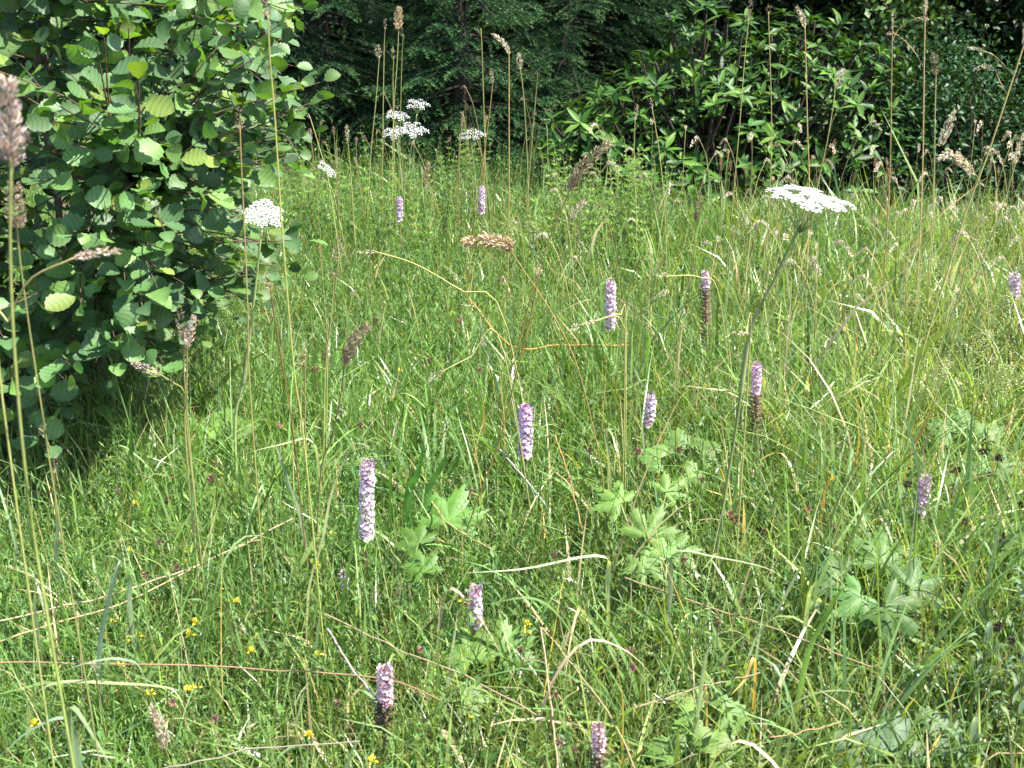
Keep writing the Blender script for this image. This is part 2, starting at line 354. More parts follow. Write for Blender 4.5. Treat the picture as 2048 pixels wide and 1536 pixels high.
# ------------------------------------------------------------------ the wood edge behind the meadow
def spruce_mesh(seed, H, spread, dens=1.0, low=0.25, needle=.028, fine_to=2.6):
    """trunk, branches and needles of one spruce, rooted at the origin"""
    g = np.random.default_rng(seed)
    tr, br, nd = MB(), MB(), MB()
    tube(tr, curve([(0, 0, -.1), (.03, .02, H * .4), (0, .03, H)], 9), .05 + H * .016, .012, (.03, .024, .02), 8)
    npos, ndir, nlen, ncol = [], [], [], []
    z = low
    while z < H - .25:
        fine = z < fine_to
        nb = 9 if fine else 5
        ph = g.uniform(0, 6.28)
        for k in range(nb):
            a = ph + k * 6.283 / nb + g.normal(0, .2); Lb = spread * (1 - z / H)**.75 * g.uniform(.75, 1.1)
            d = np.array((math.cos(a), math.sin(a), 0)); e = np.array((-math.sin(a), math.cos(a), 0))
            z0 = z + g.uniform(-.1, .1)
            p0 = np.array((0, 0, z0)); droop = g.uniform(.12, .3) * Lb
            pts = curve([p0, p0 + d * Lb * .45 + (0, 0, -.3 * droop), p0 + d * Lb * .8 + (0, 0, -droop), p0 + d * Lb + (0, 0, -droop * .85)], 12)
            pts[:, 2] = np.maximum(pts[:, 2], .04)
            tube(br, pts[::3] if len(pts[::3]) > 2 else pts, .016, .004, (.022, .018, .014), 3)
            nt = int((44 if fine else 16) * Lb / 1.3 * dens) + 3
            for i in range(nt):
                s = .18 + .82 * ((i + g.uniform(0, 1)) / nt); j = min(int(s * 11), 10); f = s * 11 - j
                q = pts[j] * (1 - f) + pts[min(j + 1, 11)] * f
                sg = 1 if i % 2 else -1; tl = (.42 - .26 * s) * Lb * g.uniform(.5, 1.0) * .8 + .06
                tdir = nrm(d * g.uniform(.4, .9) + e * sg * g.uniform(.4, .9) + (0, 0, g.uniform(-.35, .05)))
                m = int(tl / (.0062 if fine else .013)) + 4
                tt = np.linspace(.02, 1, m)
                qp = q + tdir * (tl * tt)[:, None]; qp[:, 2] -= .16 * tl * tt**2
                pa = np.arange(m) * 2.4 + g.uniform(0, 6.28)
                s1 = nrm(np.cross(tdir, (0, 0, 1.0))); s2 = np.cross(s1, tdir)
                dv = tdir * .75 + s1 * np.cos(pa)[:, None] + s2 * (np.sin(pa) * .7 + .25)[:, None]
                npos.append(qp); ndir.append(dv); nlen.append(np.full(m, needle * (1 if fine else 2.0)) * g.uniform(.8, 1.15, m))
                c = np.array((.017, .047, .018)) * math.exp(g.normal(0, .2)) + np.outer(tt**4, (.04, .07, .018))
                ncol.append(c)
        z += .2 if fine else .36
    npos = np.concatenate(npos); ndir = np.concatenate(ndir); nlen = np.concatenate(nlen); ncol = np.concatenate(ncol)
    npos[:, 2] = np.maximum(npos[:, 2], .02)
    n = len(npos); dv = nrm(ndir); sd_ = nrm(np.cross(dv, g.normal(size=(n, 3))))
    V = np.stack([npos - sd_ * (nlen * .15)[:, None], npos + sd_ * (nlen * .15)[:, None], npos + dv * nlen[:, None]], 1).reshape(-1, 3)
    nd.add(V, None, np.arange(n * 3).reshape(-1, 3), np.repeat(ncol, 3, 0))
    return tr.mesh('trunk', M_BARK), br.mesh('branches', M_BARK), nd.mesh('needles', M_NEEDLE)
def spruce(label, meshes, x, y, rz, sc, group=None):
    t = thing('spruce_tree', label, 'spruce', (x, y, ground_at(x, y)), group)
    t.rotation_euler = (0, 0, rz); t.scale = (sc, sc, sc)
    link('trunk', meshes[0], t); link('branches', meshes[1], t)['kind'] = 'stuff'; nd = link('needles', meshes[2], t); nd['kind'] = 'stuff'
    return t
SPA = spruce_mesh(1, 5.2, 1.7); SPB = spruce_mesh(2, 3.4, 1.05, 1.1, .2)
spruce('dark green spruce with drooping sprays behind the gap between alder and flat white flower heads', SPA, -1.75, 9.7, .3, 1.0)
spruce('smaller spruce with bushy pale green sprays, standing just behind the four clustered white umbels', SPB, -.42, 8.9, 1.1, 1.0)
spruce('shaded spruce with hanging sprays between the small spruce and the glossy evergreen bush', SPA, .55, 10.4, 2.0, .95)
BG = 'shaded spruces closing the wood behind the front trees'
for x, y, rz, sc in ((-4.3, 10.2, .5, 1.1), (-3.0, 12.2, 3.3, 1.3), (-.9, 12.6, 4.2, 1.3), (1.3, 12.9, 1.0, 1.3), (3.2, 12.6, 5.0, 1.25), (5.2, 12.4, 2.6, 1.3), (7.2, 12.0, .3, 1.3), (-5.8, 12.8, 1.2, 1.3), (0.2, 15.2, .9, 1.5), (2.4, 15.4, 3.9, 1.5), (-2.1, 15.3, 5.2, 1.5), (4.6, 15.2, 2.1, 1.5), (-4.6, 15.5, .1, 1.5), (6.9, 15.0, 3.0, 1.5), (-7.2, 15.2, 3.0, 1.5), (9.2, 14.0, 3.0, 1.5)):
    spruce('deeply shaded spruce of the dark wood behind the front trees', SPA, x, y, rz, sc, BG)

def rot_from(dirv, nor):
    y = nrm(np.asarray(dirv, float)); z = np.asarray(nor, float); z = nrm(z - y * (z @ y)); x = np.cross(y, z)
    return np.stack([x, y, z], 1)
def place_leaf(o, loc, Rm, s):
    M = Matrix.Identity(4)
    for i in range(3):
        for j in range(3): M[i][j] = Rm[i, j] * s
        M[i][3] = loc[i]
    o.matrix_local = M
def leaf_arrays(w, n=5, fold=.25, curl=-.15, serr=0.0, corr=0.0, vein=0.0, shape=(.8, .7), g=rng, petiole=.12):
    """one leaf of length 1 along +Y, face +Z; returns V,Q"""
    t = np.linspace(0, 1, n + 1)
    hw = w * .5 * np.sin(math.pi * np.clip(t, .0, .985)**shape[0])**shape[1]
    zc = curl * t**2
    zig = np.where(np.arange(n + 1) % 2 == 0, 1, -1)
    te = np.clip(t + vein * np.sin(math.pi * t), 0, 1.0)
    V = []
    for i in range(n + 1):
        k = 1 + serr * zig[i]
        V += [(-hw[i] * k, te[i], zc[i] + fold * hw[i] + corr * zig[i]), (0, t[i], zc[i] + corr * .85 * zig[i]), (hw[i] * k, te[i], zc[i] + fold * hw[i] + corr * zig[i])]
    i = np.arange(n)[:, None] * 3; j = np.arange(2)[None]
    Q = np.stack([i + j, i + j + 1, i + j + 4, i + j + 3], -1).reshape(-1, 4)
    V = np.array(V)
    if petiole:
        b = len(V); V = np.concatenate([V, [(-.012, 0.02, .0), (.012, .02, .0), (.01, -petiole, -.03), (-.01, -petiole, -.03)]])
        Q = np.concatenate([Q, [(b, b + 1, b + 2, b + 3)]])
    return V, Q
def bush_leaves(root, loc, items, variants, mat, colr, nmax=300, name='leaf', smooth=True):
    """items: (pos, R, size, tint) sorted so the best seen come first; nmax single leaves, the rest one stuff part"""
    def tint_of(V, c):                       # paler midrib and side veins
        f = np.ones(len(V)); k = (len(V) - 4) // 3
        if k > 8:
            for i in range(k): f[3 * i:3 * i + 3] *= 1.16 if i % 2 == 0 else .84
            f[1:3 * k:3] *= 1.2
        return np.clip(np.asarray(c)[None] * f[:, None], 0, 1)
    mes = [MB().add(V, Q, None, tint_of(V, colr(k))).mesh('leaf', mat, smooth) for k, (V, Q) in enumerate(variants)]
    for i, (p, Rm, s, tint) in enumerate(items[:nmax]):
        o = link(name, mes[(i * 7 + tint) % len(mes)], root); place_leaf(o, p - loc, Rm, s)
    if len(items) > nmax:
        mb = MB()
        for i, (p, Rm, s, tint) in enumerate(items[nmax:]):
            V, Q = variants[(i * 5 + tint) % len(variants)]
            c = np.clip(colr((i * 5 + tint) % len(variants)) * math.exp(rng.normal(0, .2)), 0, 1)
            mb.add((V * s) @ Rm.T + (p - loc), Q, None, tint_of(V, c))
        o = link('foliage', mb.mesh('foliage', mat, smooth), root); o['kind'] = 'stuff'

def rhododendron():
    loc = np.array((1.5, 7.9, ground_at(1.5, 7.9)))
    t = thing('rhododendron_bush', 'glossy evergreen bush with rosettes of long leathery leaves at the wood edge', 'bush', loc)
    st = MB(); items = []
    lobes = [((1.35, 7.8, .25), (1.0, .9, .95)), ((.72, 7.7, .15), (.66, .65, .75)), ((2.1, 7.95, .3), (.85, .8, 1.08)), ((1.55, 8.0, .35), (.8, .75, 1.12)), ((2.5, 8.1, .3), (.7, .7, .9))]
    rosettes = []
    for c, r in lobes:
        for _ in range(460):
            d = rand_dir(1)[0]
            if d[2] < -.15 or d[1] > .55: continue
            p = np.array(c) + d * np.array(r) * U(.62, 1.04)
            if p[2] < .12: continue
            if any(np.linalg.norm(p - q[0]) < .09 for q in rosettes): continue
            rosettes.append((p, nrm(d * np.array((.75, .9, .4)) + np.array((0, 0, .85)) + rng.normal(0, .15, 3))))
    for p, ax in rosettes:
        base = np.array((loc[0] + (p[0] - loc[0]) * .3, loc[1] + (p[1] - loc[1]) * .3, .02))
        tube(st, curve([base, (base + p) / 2 + rng.normal(0, .08, 3) + (0, 0, -.1), p - ax * .12, p], 7) - loc, .014, .005, (.045, .035, .025), 4)
        a = nrm(np.cross(ax, (0.3, .2, .9))); b = np.cross(ax, a); nl = int(U(7, 12)); young = rng.random() < .4
        for k in range(nl):
            ph = k * 2.4 + U(-.3, .3); out = a * math.cos(ph) + b * math.sin(ph)
            el = U(.35, 1.0) if young else U(-.25, .6)
            dv = out * math.cos(el) + ax * math.sin(el); no = -out * math.sin(el) + ax * math.cos(el) + rng.normal(0, .2, 3)
            items.append((p + ax * U(-.05, .02), rot_from(dv, no), U(.09, .145) * (.85 if young else 1), 3 if young else 0))
    link('stems', st.mesh('stems', M_BARK), t)
    items.sort(key=lambda q: q[0][1] * 1.0 - q[0][2] * .5 - q[2] * 3)
    var = [leaf_arrays(.30, 4, .3, U(-.25, .05), shape=(.85, .75)) for _ in range(6)]
    cols = [np.array((.024, .07, .011)), np.array((.03, .082, .012)), np.array((.02, .058, .012)), np.array((.06, .13, .018)), np.array((.05, .115, .016)), np.array((.075, .145, .02))]
    bush_leaves(t, loc, items, var, M_RHODO, lambda k: cols[k])
rhododendron()

def leafy_bush(name, label, cat, lobes, base, n, Ll, Lw, col, mat, ntw=60, trunk=None, group=None, jit=.12):
    loc = np.array((base[0], base[1], ground_at(*base)))
    t = thing(name, label, cat, loc, group); st, lf = MB(), MB()
    tips = []
    for i in range(ntw):
        c, r = lobes[i % len(lobes)]; d = rand_dir(1)[0]; p = np.array(c) + d * np.array(r) * U(.55, 1.0)
        p[2] = max(p[2], .15); tips.append(p)
        b = loc + rng.normal(0, .12, 3) * (1, 1, 0)
        if trunk: b = loc + np.array((0, 0, trunk * U(.3, .9)))
        tube(st, curve([b, b + (p - b) * .5 + rng.normal(0, .1, 3), p], 6) - loc, .014, .003, (.07, .05, .035), 3)
    if trunk:
        tube(st, curve([loc - (0, 0, .1), loc + (.04, 0, trunk * .5), loc + (.0, .05, trunk)], 7) - loc, .11, .05, (.075, .06, .045), 8)
    link('trunk' if trunk else 'stems', st.mesh('stems', M_BARK), t)
    tips = np.array(tips); k = rng.integers(0, len(tips), n); lobec = np.array([lobes[i % len(lobes)][0] for i in range(ntw)])
    f = rng.random(n)**.6; pos = lobec[k] * (1 - f)[:, None] + tips[k] * f[:, None] + rng.normal(0, jit, (n, 3)); pos[:, 2] = np.maximum(pos[:, 2], .05)
    out = nrm(pos - lobec[k]); dv = out * .6 + rand_dir(n) + np.array((0, 0, -.1)); nor = np.array((0, 0, 1.0)) + out * .5 + rand_dir(n) * .7
    leaflets(lf, pos - loc, dv, nor, Ll * np.exp(rng.normal(0, .2, n)), Lw * np.exp(rng.normal(0, .2, n)), cvar(col, n, .22, .12), .15)
    o = link('foliage', lf.mesh('foliage', mat), t); o['kind'] = 'stuff'
    return t
leafy_bush('shrub', 'dense dark shrub with small leaves beside the glossy evergreen bush', 'shrub',
           [((2.95, 7.9, .45), (.7, .7, .8)), ((3.6, 7.7, .4), (.8, .7, .85)), ((4.3, 7.6, .45), (.8, .7, .9)), ((3.3, 8.2, .85), (.7, .6, .6))], (3.5, 8.0), 15000, .045, .026, (.024, .062, .018), M_RHODO, 110)
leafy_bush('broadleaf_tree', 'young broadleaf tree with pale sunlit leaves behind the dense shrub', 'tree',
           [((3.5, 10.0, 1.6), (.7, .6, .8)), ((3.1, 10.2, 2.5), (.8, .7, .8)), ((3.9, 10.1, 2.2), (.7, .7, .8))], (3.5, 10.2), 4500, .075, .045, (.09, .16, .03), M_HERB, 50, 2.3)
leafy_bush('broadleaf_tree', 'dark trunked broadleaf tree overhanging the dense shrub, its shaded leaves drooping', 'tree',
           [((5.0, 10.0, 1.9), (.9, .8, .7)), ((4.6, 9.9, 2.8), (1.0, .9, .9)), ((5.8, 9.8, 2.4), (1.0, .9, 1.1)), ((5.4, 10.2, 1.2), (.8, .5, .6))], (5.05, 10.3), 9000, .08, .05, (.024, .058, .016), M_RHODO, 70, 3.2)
leafy_bush('shrub', 'low dark shrub at the foot of the spruces behind the white umbels', 'shrub',
           [((-2.6, 9.0, .3), (.8, .5, .5)), ((-1.5, 9.2, .2), (.8, .5, .4)), ((-3.6, 8.9, .4), (.8, .6, .6))], (-2.4, 9.1), 6000, .05, .028, (.02, .048, .015), M_RHODO, 60)

UB = 'added near black undergrowth shrubs darkening the wood'  # added shrub masses; near-black leaf colour stands in for deep shade between trees
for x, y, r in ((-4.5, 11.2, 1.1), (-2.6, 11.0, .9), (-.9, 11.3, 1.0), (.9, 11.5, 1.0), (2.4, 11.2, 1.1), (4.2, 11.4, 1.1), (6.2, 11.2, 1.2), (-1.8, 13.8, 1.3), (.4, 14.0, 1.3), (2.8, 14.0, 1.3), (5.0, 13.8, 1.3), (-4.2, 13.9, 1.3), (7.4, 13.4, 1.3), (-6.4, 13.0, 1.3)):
    leafy_bush('shrub', 'added shrub between the spruces, shade of the wood put into its near black leaves', 'shrub',
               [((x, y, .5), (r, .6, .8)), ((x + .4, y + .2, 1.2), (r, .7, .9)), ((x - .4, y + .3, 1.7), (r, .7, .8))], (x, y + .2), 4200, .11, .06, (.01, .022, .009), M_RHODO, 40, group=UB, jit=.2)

# ------------------------------------------------------------------ alder bush
def alder():
    base = np.array((-1.55, 3.15)); loc = np.array((base[0], base[1], ground_at(*base)))
    t = thing('alder_bush', 'alder bush with large round veined leaves at the edge of the meadow', 'bush', loc)
    st, tw = MB(), MB(); items = []
    # outline of the bush (x, z) on its middle plane
    pix = [(-520, 830), (-560, 300), (-420, -200), (120, -260), (480, -120), (540, 20), (560, 110), (575, 220), (540, 300), (520, 380), (480, 440), (530, 500), (545, 580), (500, 630), (380, 690), (300, 740), (150, 770), (0, 800)]
    poly = np.array([P(a, b, 3.0)[[0, 2]] for a, b in pix])
    def inside(x, z):
        c = False; n = len(poly); j = n - 1
        for i in range(n):
            if (poly[i, 1] > z) != (poly[j, 1] > z) and x < (poly[j, 0] - poly[i, 0]) * (z - poly[i, 1]) / (poly[j, 1] - poly[i, 1]) + poly[i, 0]: c = not c
            j = i
        return c
    stems = []
    for tx, ty, tz in ((-2.0, 3.0, 1.9), (-1.5, 3.5, 2.1), (-1.05, 2.9, 1.75), (-1.7, 2.7, 1.5), (-.95, 3.3, 1.35), (-2.1, 3.4, 1.3), (-1.0, 2.75, .95), (-1.6, 2.6, .9), (-1.3, 3.8, 1.6)):
        p1 = np.array((tx, ty, tz)); b = loc + np.array((U(-.08, .08), U(-.08, .08), -.03))
        c = curve([b, b + (p1 - b) * (.3, .3, .4) + rng.normal(0, .04, 3), b + (p1 - b) * (.65, .65, .72) + rng.normal(0, .05, 3), p1], 16); stems.append(c)
        tube(st, c - loc, .016, .004, (.10, .075, .06), 6)
    link('stems', st.mesh('stems', M_BARK), t)
    SP = np.concatenate(stems)
    ends = [P(a, b, y) for a, b, y in ((600, 15, 2.65), (640, 165, 2.7), (560, 90, 2.6), (590, 60, 2.8), (520, 130, 2.55), (560, 190, 2.65), (625, 205, 2.75), (510, 250, 2.6), (590, 310, 2.9), (440, 400, 2.5), (610, 480, 2.95), (570, 540, 2.9), (230, 680, 2.4), (330, 600, 2.4), (575, 20, 2.75), (470, 50, 2.7), (400, 90, 2.6), (600, 165, 2.75), (612, 215, 2.7), (560, 270, 2.75), (545, 300, 2.7), (600, 350, 3.1), (500, 440, 2.9), (560, 490, 3.0), (600, 560, 3.0), (520, 610, 2.9), (400, 680, 2.75), (280, 640, 2.5), (60, 620, 2.4), (180, 700, 2.5), (250, 560, 2.35), (120, 520, 2.35), (330, 500, 2.45), (60, 740, 2.6), (520, 330, 2.8), (470, 380, 2.7), (540, 430, 3.1), (440, 480, 2.7), (500, 540, 2.9), (460, 580, 2.8), (420, 620, 2.8), (560, 330, 3.0), (480, 300, 2.6), (540, 220, 2.8))]
    while len(ends) < 900:
        x = U(poly[:, 0].min(), poly[:, 0].max()); z = U(poly[:, 1].min(), poly[:, 1].max())
        if not inside(x, z) or z < .3: continue
        ymid = 3.05; half = .85 * math.sqrt(max(.1, 1 - ((z - .95) / 1.35)**2)); y = ymid + U(-1, 1) * half
        ends.append(np.array((x * (.93 + .07 * y / 3), y, z)))
    for e in ends:
        cand = SP[SP[:, 2] < e[2] + .03]; cand = cand if len(cand) else SP
        dd = np.linalg.norm((cand - e) * (1, 1, 1.3), axis=1); b = cand[np.argmin(np.where(dd < .14, 9, dd))]
        mid = (b + e) / 2 + rng.normal(0, .03, 3) + (0, 0, .02)
        c = curve([b, mid, e], 12); Lc = np.linalg.norm(np.diff(c, axis=0), axis=1).sum()
        tube(tw, c - loc, .0042, .0014, (.075, .05, .035), 3)
        out = nrm(e - b); nl = max(3, int(min(Lc, .5) / .043)); h = nrm(np.cross(out, (0, 0, 1.0)))
        for k in range(nl + 1):
            s = 1 - k * .043 / max(Lc, .06)
            if s < .08: break
            q = c[int(s * 11)]; sg = 1 if k % 2 else -1
            dv = out * U(.3, .7) + h * sg * U(.5, 1.0) + (0, 0, U(-.5, .25)) if k else out + (0, 0, U(-.3, .4))
            outw = nrm(np.array((q[0] + 1.5, q[1] - 3.2, 0.0)) + 1e-3)
            no = np.array((0, 0, .85)) + outw * .55 + np.array((0.1, -.25, 0)) + rng.normal(0, .6, 3)
            items.append((q + nrm(dv) * .012, rot_from(dv, no), U(.042, .076) * (.75 if k == 0 else 1), int(U(0, 5))))
    link('twigs', tw.mesh('twigs', M_BARK), t)
    def seen(it):
        p = it[0]; d = p - CAM; c_, s_ = math.cos(PITCH), math.sin(PITCH)
        zf = d[1] * c_ - d[2] * s_; px = 1024 + F * d[0] / zf
        return p[1] + (4 if px < -60 or p[2] > 1.5 else 0)
    items.sort(key=seen)
    var = [leaf_arrays(U(.7, .95), 12, U(-.05, .5), U(-.5, .25), serr=.06, corr=U(.014, .028), vein=U(.1, .16), shape=(U(.8, 1.0), U(.62, .85))) for _ in range(12)]
    cols = [np.array(c) for c in ((.062, .125, .042), (.068, .135, .04), (.052, .11, .042), (.078, .15, .036), (.056, .118, .042), (.066, .138, .04), (.088, .168, .034), (.12, .175, .032))]
    bush_leaves(t, loc, items, var, M_LEAF, lambda k: cols[k % 8], smooth=False)
    print('alder leaves', len(items))
alder()

# ------------------------------------------------------------------ flowering plants of the meadow
def to_ground(p, lean=(0, 0)):
    """points from p down to the soil"""
    g = np.array((p[0] + lean[0], p[1] + lean[1], 0.0)); g[2] = ground_at(g[0], g[1]) - .02
    return g
STEMG = (.10, .15, .04)

def floret_mesh(mb, p, out, s, cp, cc):
    """orchid floret: three lobed lip, two side sepals and a hood, facing OUT"""
    up = np.array((0, 0, 1.0)); x = nrm(np.cross(up, out)); u = np.cross(out, x)
    c = p + out * s * .45
    def q(a, b, d=0): return c + x * a * s + u * b * s + out * d * s
    V = [p, q(-.1, 0), q(.1, 0), q(-.5, -.35, .12), q(-.2, -.55, .2), q(0, -.75, .25), q(.2, -.55, .2), q(.5, -.35, .12),
         q(-.75, .2, -.05), q(-.3, .28, .05), q(.75, .2, -.05), q(.3, .28, .05), q(-.15, .5, .3), q(.15, .5, .3)]
    T = [(1, 3, 4), (1, 4, 5), (1, 5, 2), (2, 5, 6), (2, 6, 7), (1, 9, 8), (2, 10, 11), (1, 2, 13), (1, 13, 12), (0, 1, 2)]
    C = np.array([cc] + [cp] * 13); C[1] = C[2] = np.asarray(cc); mb.add(V, None, T, C)
def orchid(px, pt, pb, w, label, pink, spent=0, tilt=0, zb=.27, top=(.45, .2, .5), body=(.62, .5, .68), hue=1.0, dens=1.0):
    """flower spike from pixel row pt (top) to pb (bottom); SPENT: row where withered fruits end"""
    body = .45 * np.array(body) + .55 * np.array((.68, .62, .66)); top = .65 * np.array(top) + .35 * np.array((.66, .58, .64))
    b = PZ(px - tilt, pb, zb); Y = b[1]; tp = P(px, pt + (pb - pt) * .04, Y - .01); r = w * .56 * np.linalg.norm(P(px + 1, pb, Y) - P(px, pb, Y))
    low = b if not spent else P(px - tilt * 1.4, spent, Y)
    root = to_ground(low, (U(-.03, .03), U(-.02, .05)))
    t = thing('orchid', label, 'orchid', root, 'orchid spikes in the meadow')
    axis = curve([root, (root + low) / 2 + (U(-.01, .01), 0, 0), low, b, tp] if spent else [root, (root + b) / 2 + (U(-.012, .012), 0, 0), b, tp], 26)
    st = MB(); tube(st, axis - root, .0034, .0018, (.12, .14, .045), 5, (.22, .1, .12)); link('stem', st.mesh('stem', M_STEM), t)
    H = np.linalg.norm(tp - b); nf = int(max(30, H / .0014 * dens)); fl = MB(); bc = MB()
    s0 = r * .64
    for i in range(nf):
        f = (i + .5) / nf; ph = i * 2.399 + U(-.3, .3); p = b + (tp - b) * f
        prof = 1.0 if f < .82 else 1 - .5 * ((f - .82) / .18)**1.5
        o = np.array((math.cos(ph), math.sin(ph), U(-.25, .15))); o = nrm(o)
        mixp = min(1, .75 * f**2 * pink)
        cp = np.clip(1.3 * (np.array(body) * (1 - mixp) + np.array(top) * mixp) * math.exp(rng.normal(0, .12)), 0, .85)
        if rng.random() < .1: cp = cp * (.6, .42, .5)
        floret_mesh(fl, p + o * r * U(.15, .36) - root, o, s0 * (prof * .8 + .2) * U(.7, 1.2), cp, np.array((.38, .16, .24)) * hue)
        if i % 4 == 0:
            e = o * .8 + (0, 0, .5); leaflets(bc, (p - root)[None], e[None], np.array([(0, .1, 1.0)]), r * .7, r * .16, np.array([(.16, .13, .06)]))
    fo = link('florets', fl.mesh('florets', M_PETAL, False), t); fo['kind'] = 'stuff'
    if spent:
        n2 = int(np.linalg.norm(b - low) / .0022) + 16
        for i in range(n2):
            f = (i + .5) / n2; ph = i * 2.4; o = nrm(np.array((math.cos(ph), math.sin(ph), .5))); p = low + (b - low) * f
            c = (np.array((.15, .15, .06)) * (1 - f) + np.array((.2, .14, .125)) * f)[None]
            leaflets(bc, (p - root)[None], o[None], np.array([(0.1, .1, 1.0)]), r * 1.4, r * .5, cvar(c, 1), .4)
    o = link('bracts', bc.mesh('bracts', M_DRY), fo); o['kind'] = 'stuff'
    for k in range(3):
        a = U(0, 6.28); d = np.array((math.cos(a), math.sin(a), 0)); L = U(.1, .17)
        lf = ribbon(MB(), [(0, 0, .01), d * L * .5 + (0, 0, L * .7), d * L * 1.0 + (0, 0, L * .75)], .016, (.08, .16, .045), n=7)
        link('leaf', lf.mesh('leaf', M_BLADE), t)
    return t
WH = (.66, .56, .70); PK = (.55, .3, .55); LIL = (.5, .34, .6)
orchid(735, 913, 1072, 38, 'tallest pale lilac orchid spike, densely packed with white lipped florets beside a bent straw blade', .5, top=(.5, .28, .5), body=WH, tilt=4, zb=.26)
orchid(1051, 805, 908, 36, 'pale orchid spike with a strongly purple top in the middle of the meadow', 1.0, top=(.42, .18, .52), body=(.58, .47, .66), zb=.26)
orchid(1221, 555, 656, 28, 'slender pink orchid spike on a long bare stem among tall grass stems', .6, top=(.5, .3, .5), body=(.62, .47, .6), zb=.38)
orchid(1411, 540, 575, 22, 'withered brown orchid spike with only its tip still pink', .3, spent=740, top=(.5, .3, .45), body=(.45, .3, .34), zb=.46)
orchid(1304, 786, 848, 28, 'short white and lilac orchid spike leaning slightly, near pale lobed leaves', .5, top=(.5, .35, .62), body=(.66, .57, .7), tilt=8, zb=.28)
orchid(1515, 722, 790, 26, 'half withered orchid spike with a bright magenta tip beside the tall umbel stem', 1.0, spent=880, top=(.5, .18, .45), body=(.48, .3, .38), tilt=4, zb=.34)
orchid(1853, 950, 1025, 34, 'leaning purple orchid spike among arching grass blades', .7, top=(.4, .2, .45), body=(.48, .36, .52), tilt=14, zb=.25)
orchid(951, 1170, 1246, 38, 'stout white orchid spike half hidden by a dry pinkish blade', .3, top=(.55, .38, .6), body=(.64, .56, .68), zb=.22)
orchid(770, 1330, 1400, 42, 'fading pink orchid spike above withered brown flowers, low in the fine herbs', .3, spent=1470, top=(.56, .4, .5), body=(.58, .38, .44), zb=.24)
orchid(1198, 1445, 1500, 36, 'fading pink orchid spike low among long arching grass blades', .3, spent=1560, top=(.56, .4, .5), body=(.52, .34, .4), zb=.22)
orchid(688, 1140, 1176, 22, 'very small lilac orchid spike sunk in fine feathery herbs', .3, top=LIL, body=(.5, .4, .58), zb=.2)
orchid(963, 370, 424, 18, 'distant lilac orchid spike below the small white umbels', .4, top=LIL, body=(.5, .4, .56), zb=.4)
orchid(799, 392, 440, 17, 'distant dull lilac orchid spike under the clustered white umbels', .4, top=LIL, body=(.42, .34, .5), zb=.36)
orchid(4, 740, 812, 24, 'lilac orchid spike in the shade under the alder bush', .4, top=LIL, body=(.52, .42, .58), zb=.24)
orchid(2030, 545, 590, 26, 'pale withered orchid spike beside a straw coloured stem at the wood side', .2, top=(.5, .36, .45), body=(.52, .42, .45), zb=.42)

def umbellet(mb, c, nor, r, k, col):
    """a small flat cluster of white flowers on a fan of stalklets"""
    a = nrm(np.cross(nor, (.2, .9, .3))); b = np.cross(nor, a); base = c - nor * r * 1.1
    for i in range(k):
        f = math.sqrt((i + .5) / k); ph = i * 2.399; p = c + (a * math.cos(ph) + b * math.sin(ph)) * r * f + nor * r * .25 * (1 - f * f) + rng.normal(0, r * .04, 3)
        s = r * .2 * U(.8, 1.3); o = U(0, 6.28); pt = []
        for q in range(5):
            an = o + q * 1.2566; d = a * math.cos(an) + b * math.sin(an); e = a * math.cos(an + .63) + b * math.sin(an + .63)
            pt += [p + d * s + nor * s * .1, p + e * s * .45]
        mb.add([p - nor * s * .15] + pt, None, [(0, 1 + j, 1 + (j + 1) % 10) for j in range(10)], np.array(col) * U(.92, 1.0))
        if i % 2 == 0:
            mb.add([base, p - nor * s * .2 + a * r * .02, p - nor * s * .2 - a * r * .02], None, [(0, 1, 2)], (.16, .22, .08))
